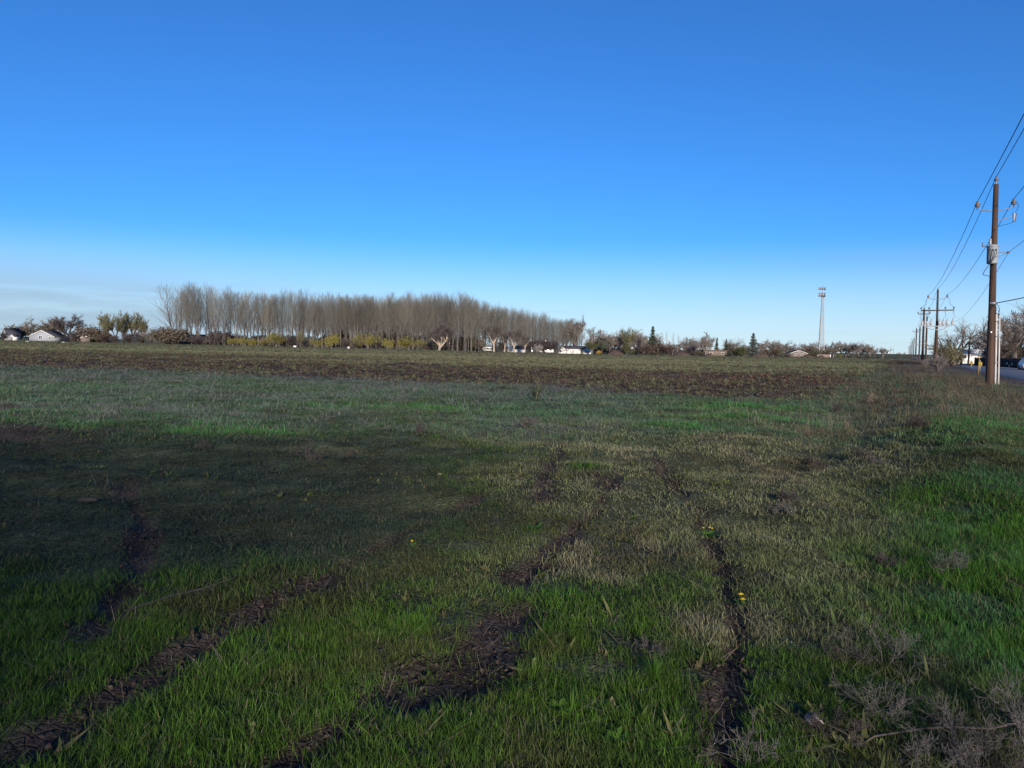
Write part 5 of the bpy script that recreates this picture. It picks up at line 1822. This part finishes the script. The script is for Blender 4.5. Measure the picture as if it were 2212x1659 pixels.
# yard light, mail box, white boxes in the field, dirt mounds
x, y = at(1181, 410)
o = thing('yard_light', 'thin yard light pole with lamp between the blossom tree and the ranch house', 'lamp', (x, y, gz(x, y)))
q = MB()
q.tube((0, 0, 0), (0, 0, 7.6), .12, .08, 8)
part('pole', q, M['wood_pole'], o)
q = MB()
q.path([(0, 0, 6.6), (-.4, 0, 6.9), (-.7, 0, 6.9)], .05, 6)
part('arm', q, M['steel'], o)
q = MB()
q.lathe([(0, .3), (.16, .25), (.3, 0), (.1, -.15), (0, -.15)], 10, (-.75, 0, 6.7))
part('lamp_head', q, M['white_paint'], o)
def white_box(px, D, w_, h_, label):
    x, y = at(px, D)
    o = thing('irrigation_box', label, 'box', (x, y, gz(x, y)), R(random.uniform(-20, 20)))
    q = MB()
    q.box((-w_ / 2, -.3, -.1), (w_ / 2, .3, h_ * .8))
    part('body', q, M['white_paint'], o)
    q = MB()
    q.box((-w_ / 2 - .04, -.34, h_ * .8), (w_ / 2 + .04, .34, h_))
    part('lid', q, M['conduit'], o)
white_box(59, 272, 1.1, .3, 'white box lying in the field below the gabled house')
white_box(137, 268, 1.0, .28, 'white box lying in the field below the wide bare tree')
white_box(637, 296, 1.2, .7, 'pale box at the field edge left of the small olive tree')
white_box(753, 292, 0.6, .8, 'small pale box at the field edge between the willows')
x, y = at(1148, 392)
o = thing('yard_post', 'white post with sign plate left of the blossom tree', 'post', (x, y, gz(x, y)))
q = MB()
q.tube((0, 0, 0), (0, 0, 3.2), .1, n=8)
part('post', q, M['conduit'], o)
q = MB()
q.box((-.1, -.2, .5), (.75, -.11, 1.4))
part('plate', q, M['white_paint'], o)
def mound(px, D, wpx, hpx, label, seed):
    x, y = at(px, D)
    w_, h_ = mpx(wpx, D) / 2, mpx(hpx, D)
    n_, m_ = 28, 8
    r = np.random.default_rng(seed)
    v = []
    for j in range(m_ + 1):
        t = j / m_
        for k_ in range(n_):
            a = k_ / n_ * 6.283
            rr = 1 - t
            bumpn = 1 + .16 * r.normal() * (0 < j < m_)
            v.append((w_ * rr * math.cos(a) * (1 + .08 * r.normal()), w_ * .7 * rr * math.sin(a), h_ * (1 - rr ** 1.7) * bumpn - .1 * (j == 0)))
    q = MB()
    q.add(v, [(j * n_ + k_, j * n_ + (k_ + 1) % n_, (j + 1) * n_ + (k_ + 1) % n_, (j + 1) * n_ + k_) for j in range(m_) for k_ in range(n_)])
    o = link('dirt_mound', q.mesh('dirt_mound', M['mound'], True), None, (x, y, gz(x, y)))
    tag(o, label, 'dirt mound', 'dirt mounds at the field edge')
mound(1330, 405, 40, 8, 'dark dirt mound in front of the right wing of the ranch house', 1)
mound(1473, 330, 44, 8, 'long dark dirt mound below the small bare tree', 2)
mound(1532, 360, 22, 5, 'small dark dirt mound in front of the brown flat house', 3)
mound(1642, 335, 42, 8, 'dark dirt mound below the grey green spruce', 4)
mound(1608, 350, 16, 4, 'small low dirt mound left of the one below the spruce', 5)
mound(1745, 350, 34, 5, 'low dark dirt mound left of the tower foot', 6)
mound(1775, 352, 20, 5, 'low dark dirt mound at the tower foot', 7)

# ------------------------------------------------------------------ unseen small trees, added behind the viewpoint to shade the left grass
ROWT = [variant(('row', i), lambda i=i: build_broad(500 + i, dict(BROAD, rmin=.02, n=[(5, 6), 6, 6, 5]), 6.5, M['bark'], M['twig'], width=1.1, trunk_frac=.16)) for i in range(3)]
rwt = np.random.default_rng(9)
for i in range(9):
    x, y = -1.0 - 2.9 * i + .4 * rwt.normal(), -11.5 - 1.5 * (i % 2) + .4 * rwt.normal()
    plant('shade_tree', 'small bare unseen tree added behind the viewpoint for its shade', 'tree', ROWT[i % 3], x, y, 1.0 + .08 * rwt.normal(), 1.0, group='unseen shade trees added behind the viewpoint')

# ------------------------------------------------------------------ foreground weeds, dead brush and flowers
WIRY = dict(levels=4, seg=[5, 4, 3, 2], wob=[.22, .28, .3, .3], up=[.05, .1, .15, .1], n=[5, 4, 3], start=[.25, .3, .3], ang=[.65, .7, .7], len=[.6, .55, .5], rr=[.6, .65, .7], rmin=.0011, endr=.4)
def brush(name, label, px, py, stems, L, spread, seed, m_='dead_stem', r_=.0034, P=WIRY, dirb=(0, 0), cat='dead weed', group=None, flat=1.0):
    x, y = gp(px, py)
    o = thing(name, label, cat, (x, y, gz(x, y) - .01), 0, group)
    r = np.random.default_rng(seed)
    out = []
    for k_ in range(stems):
        a = r.random() * 6.283
        d_ = np.array((math.cos(a) * spread + dirb[0], math.sin(a) * spread + dirb[1], flat * (.35 + .65 * r.random())))
        d_ /= np.linalg.norm(d_)
        grow(r, (math.cos(a) * .03, math.sin(a) * .03, 0), d_, L * (.55 + .6 * r.random()), r_ * (.6 + .6 * r.random()), 0, P, out)
    K = .42
    out = [(q[0] * K, q[1] * K, q[2] * .8, q[3] * .8, q[4]) for q in out]
    big_ = [q for q in out if q[4] <= 1]
    sm_ = [q for q in out if q[4] > 1]
    part('stems', to_mb(big_, 4), M[m_], o)
    if sm_:
        part('twigs', to_mb(sm_, 3), M[m_], o)
    return o
brush('dead_brush', 'pale dead weed with upright forked stems in the lower right grass', 1905, 1560, 7, .42, .55, 1)
brush('dead_brush', 'pale dead weed leaning right behind the forked one', 1915, 1440, 6, .45, .6, 2, dirb=(.5, .2))
brush('dead_brush', 'dark tangled dead weed low in the lower right grass', 1840, 1440, 9, .26, 1.0, 3, 'dead_dark')
brush('dead_brush', 'dark dead weed at the bottom beside the white scrap', 1800, 1600, 10, .28, 1.0, 4, 'dead_dark')
brush('dead_brush', 'pale bushy dead weed at the right border', 2222, 1620, 12, .5, .6, 5, r_=.005)
brush('dead_brush', 'curved pale stems of a dead weed near the bottom right corner', 2090, 1610, 10, .35, .9, 6)
brush('dead_brush', 'dense dark brush filling the bottom right corner', 2130, 1680, 14, .34, 1.1, 7, 'dead_dark')
brush('dead_brush', 'pale dead weed at the bottom right corner', 2020, 1665, 12, .32, 1.0, 8)
brush('dead_brush', 'thin looping pale stems at the bottom beside the right rut', 1610, 1650, 4, .3, .5, 9, r_=.0025)
brush('dead_brush', 'small pale dead tuft in the green grass right of the cracked soil', 1400, 1425, 6, .16, .8, 10, r_=.002)
for i, (px, py, n_, L, m_, lb) in enumerate(((1984, 942, 16, .42, 'dead_dark', 'dark rounded dead weed in the ditch by the green bank'), (1742, 978, 10, .34, 'dead_dark', 'dark dead weed left of three in the straw grass'), (1775, 1000, 11, .36, 'dead_dark', 'broad dark dead weed, middle of three in the straw grass'),
                                             (1862, 985, 10, .34, 'dead_dark', 'dark dead weed, right of three in the straw grass'), (1900, 1010, 9, .3, 'dead_stem', 'pale dead weed right of the dark ones'), (1700, 1085, 8, .3, 'dead_dark', 'dark broken weed with a pale stick in the straw grass'), (1690, 1105, 8, .28, 'dead_stem', 'pale forked twig lying in the straw grass'),
                                             (1420, 1020, 8, .26, 'dead_dark', 'dark reddish dead weed beside the right rut'), (2045, 1230, 9, .3, 'dead_stem', 'pale dead weed before the green right side'), (1920, 1215, 12, .22, 'dead_dark', 'dark flattened weed in the brown patch'), (585, 925, 5, .34, 'dead_dark', 'dark dead stalks left of the middle field'),
                                             (655, 985, 5, .36, 'dead_dark', 'dark upright dead stalks in the left grass'), (690, 1000, 5, .36, 'dead_dark', 'dark branching dead stalks right of the upright ones'), (745, 985, 5, .34, 'dead_dark', 'dark dead stalks nearest the middle on the left'), (445, 980, 5, .3, 'dead_dark', 'dark dead stalks beside the bright green patch'),
                                             (905, 935, 7, .4, 'dead_dark', 'thin dark arching twig in the left middle'), (1145, 922, 12, .4, 'dead_stem', 'pale dry weed below the bunch grass'), (12, 885, 14, .55, 'dead_dark', 'dark dead weed at the left border'), 
                                               )):
    d0 = gp(px, py)[1]
    brush('dead_weed', lb, px, py, n_, L, .7, 40 + i, m_, .003 + d0 * .00022, dict(WIRY, rmin=.0010 + d0 * .00012))
for i, (D, s_) in enumerate(((21, -5.8), (26, -5.0), (40.5, -1.4), (58, -3.6))):
    x, y = on_line(D, s_)
    o = brush('verge_weed', 'tall brown dead weed on the verge between the field and the near pole', 1106, 1200, 9, .6, .65, 80 + i, ('dead_dark', 'straw', 'dead_stem')[i % 3], .006, dict(WIRY, rmin=.003), group='brown weeds on the verge')
    o.location = (x, y, gz(x, y))
# bunch grass
def bunch(name, label, px, py, n_, L, w_, m_, seed, spread=.5, group=None, cat='grass tuft'):
    x, y = gp(px, py)
    o = thing(name, label, cat, (x, y, gz(x, y) - .01), 0, group)
    r = np.random.default_rng(seed)
    for nm, cnt, ll, mm in ((('blades', n_, L, m_), ('dry_blades', n_ // 14, L * 1.25, 'straw')) if L > .3 else (('blades', n_, L * .8, m_),)):
        q = MB()
        for k_ in range(cnt):
            a = r.random() * 6.283
            f_ = np.array((math.cos(a), math.sin(a), 0))
            sd = np.array((-f_[1], f_[0], 0))
            h_ = ll * (.5 + .6 * r.random())
            sp = spread * r.random()
            p0 = f_ * .06 * L * r.random()
            pts = []
            for j in range(4):
                t = j / 3
                c = p0 + f_ * h_ * (sp * t + .35 * sp * t * t) + np.array((0, 0, h_ * (t - .28 * sp * t * t)))
                ww = w_ * (1 - t * .85) / 2
                pts += [c - sd * ww, c + sd * ww]
            q.add(pts, [(2 * j, 2 * j + 1, 2 * j + 3, 2 * j + 2) for j in range(3)])
        part(nm, q, M[mm], o)
    return o
bunch('bunch_grass', 'tall solitary bunch of coarse grass at the edge of the ploughed field', 1158, 868, 190, .52, .013, 'bunch_leaf', 1, .55)
bunch('grass_tuft', 'bright green grass tuft above the cracked soil patch', 1200, 1300, 130, .13, .004, 'weed_leaf', 2, .5)
bunch('grass_tuft', 'pale star shaped grass tuft lying at the lower end of the cracked soil', 972, 1508, 60, .12, .003, 'bunch_leaf', 3, 1.7)
bunch('grass_tuft', 'tall green grass tuft near the bottom right of the middle', 1415, 1480, 90, .17, .0035, 'weed_leaf', 4, .6)
bunch('grass_tuft', 'green tuft in the left part of the straw grass beside a rut', 1275, 1012, 90, .14, .006, 'weed_leaf', 5, .6)
bunch('grass_tuft', 'coarse upright tuft at the leafy weed near the bottom', 1235, 1545, 24, .16, .005, 'weed_leaf', 6, .5)
# leafy weeds and dandelions
def leafy(name, label, px, py, n_, L, seed, flowers=(), cat='weed'):
    x, y = gp(px, py)
    o = thing(name, label, cat, (x, y, gz(x, y)), 0)
    r = np.random.default_rng(seed)
    for k_ in range(n_):
        a = k_ * 2.4 + r.normal() * .3
        f_ = np.array((math.cos(a), math.sin(a), 0))
        sd = np.array((-f_[1], f_[0], 0))
        l_ = L * (.6 + .6 * r.random())
        up = .35 + .8 * r.random()
        c0 = f_ * .2 * L * r.random()
        pts = []
        for t, ww in ((0, .04), (.35, .16), (.7, .2), (1, .03)):
            c = c0 + f_ * l_ * t + np.array((0, 0, l_ * (up * t - .45 * t * t) + .01))
            pts += [c - sd * l_ * ww, c + np.array((0, 0, -.03 * l_)), c + sd * l_ * ww]
        q = MB()
        q.add(pts, [(3 * j + i_, 3 * j + i_ + 1, 3 * j + i_ + 4, 3 * j + i_ + 3) for j in range(3) for i_ in range(2)])
        part('leaf', q, M['weed_leaf'], o, True)
    for dx, dy, dz, rr in flowers:
        q = MB()
        q.path([(dx * .2, dy * .2, 0), (dx * .7, dy * .7, dz * .6), (dx, dy, dz)], .0022, 5)
        st = part('stem', q, M['weed_leaf'], o)
        q = MB()
        for ring, (rr_, hh) in enumerate(((rr, .0), (rr * .7, .004), (rr * .4, .007))):
            for j in range(16 - 4 * ring):
                a = j * 6.283 / (16 - 4 * ring) + ring
                f_ = np.array((math.cos(a), math.sin(a), 0))
                sd = np.array((-f_[1], f_[0], 0)) * rr_ * .17
                c = np.array((dx, dy, dz + hh))
                q.add([c - sd * .4, c + sd * .4, c + f_ * rr_ + sd + np.array((0, 0, .004)), c + f_ * rr_ - sd + np.array((0, 0, .004))], [(0, 1, 2, 3)])
        part('flower', q, M['flower'], st)
    return o
leafy('dandelion', 'dandelion with two yellow flowers beside the right rut', 1602, 1306, 9, .06, 1, ((-.004, .0, .075, .019), (.002, -.02, .05, .018)), 'dandelion')
leafy('dandelion', 'bushy green dandelion with small yellow heads at the right rut', 1527, 1148, 26, .10, 2, ((.02, -.02, .10, .016), (-.03, .0, .09, .014), (.05, .01, .085, .012)), 'dandelion')
leafy('leafy_weed', 'bright green leafy weed near the bottom middle', 1205, 1545, 30, .05, 3)
leafy('leafy_weed', 'second green leafy weed at the bottom, right of the first', 1330, 1608, 30, .05, 4)
leafy('leafy_weed', 'small yellow green weed in the straw grass', 1155, 1152, 16, .07, 5)
leafy('dandelion', 'tiny orange yellow flower in the left straw grass', 890, 1190, 8, .04, 6, ((0, 0, .05, .013),), 'dandelion')
# scrap, log, stones
x, y = gp(1757, 1582)
q = MB()
r = np.random.default_rng(2)
gv_ = [(.026 * (i - 2) / 2 + .006 * r.normal(), .028 * (j - 2) / 2 + .004 * r.normal(), .02 + .01 * r.normal()) for i in range(5) for j in range(5)]
q.add(gv_, [(i * 5 + j, i * 5 + j + 1, (i + 1) * 5 + j + 1, (i + 1) * 5 + j) for i in range(4) for j in range(4)])
o = link('paper_scrap', q.mesh('paper_scrap', M['paper'], True), None, (x, y, gz(x, y) + .02))
md = o.modifiers.new('thickness', 'SOLIDIFY')
md.thickness = .002
tag(o, 'crumpled pale scrap beside the dark dead weed at the bottom', 'litter')
x, y = gp(192, 1092)
q = MB()
q.path([(-.15, 0, .03), (-.13, 0, .032), (-.02, .0, .035), (.11, .008, .032), (.13, .01, .03)], [.012, .035, .04, .034, .01], 9)
o = link('log_piece', q.mesh('log_piece', M['log'], True), None, (x, y, gz(x, y)), .15, .6)
tag(o, 'short grey piece of log lying in the dark left grass', 'log')
x, y = gp(395, 1300)
q = MB()
q.path([(-.18, -.3, .02), (-.05, -.05, .03), (.06, .12, .025), (.16, .34, .03)], [.006, .007, .006, .003], 6)
o = link('fallen_stick', q.mesh('fallen_stick', M['dead_dark'], True), None, (x, y, gz(x, y)), -.1)
tag(o, 'thin dark stick lying beside the left rut', 'stick')
x, y = gp(2060, 1615)
q = MB()
q.path([(-.42, -.05, .02), (-.33, -.01, .045), (-.22, .0, .06), (-.1, .03, .062), (.02, .02, .075), (.14, .0, .08), (.25, .03, .085), (.36, .07, .10), (.47, .08, .11), (.56, .12, .13)], [.003, .004, .0045, .0045, .0045, .004, .004, .0035, .003, .002], 6)
o = link('fallen_branch', q.mesh('fallen_branch', M['dead_dark'], True), None, (x, y, gz(x, y)), 0)
tag(o, 'long thin fallen branch lying across the bottom right brush', 'branch')
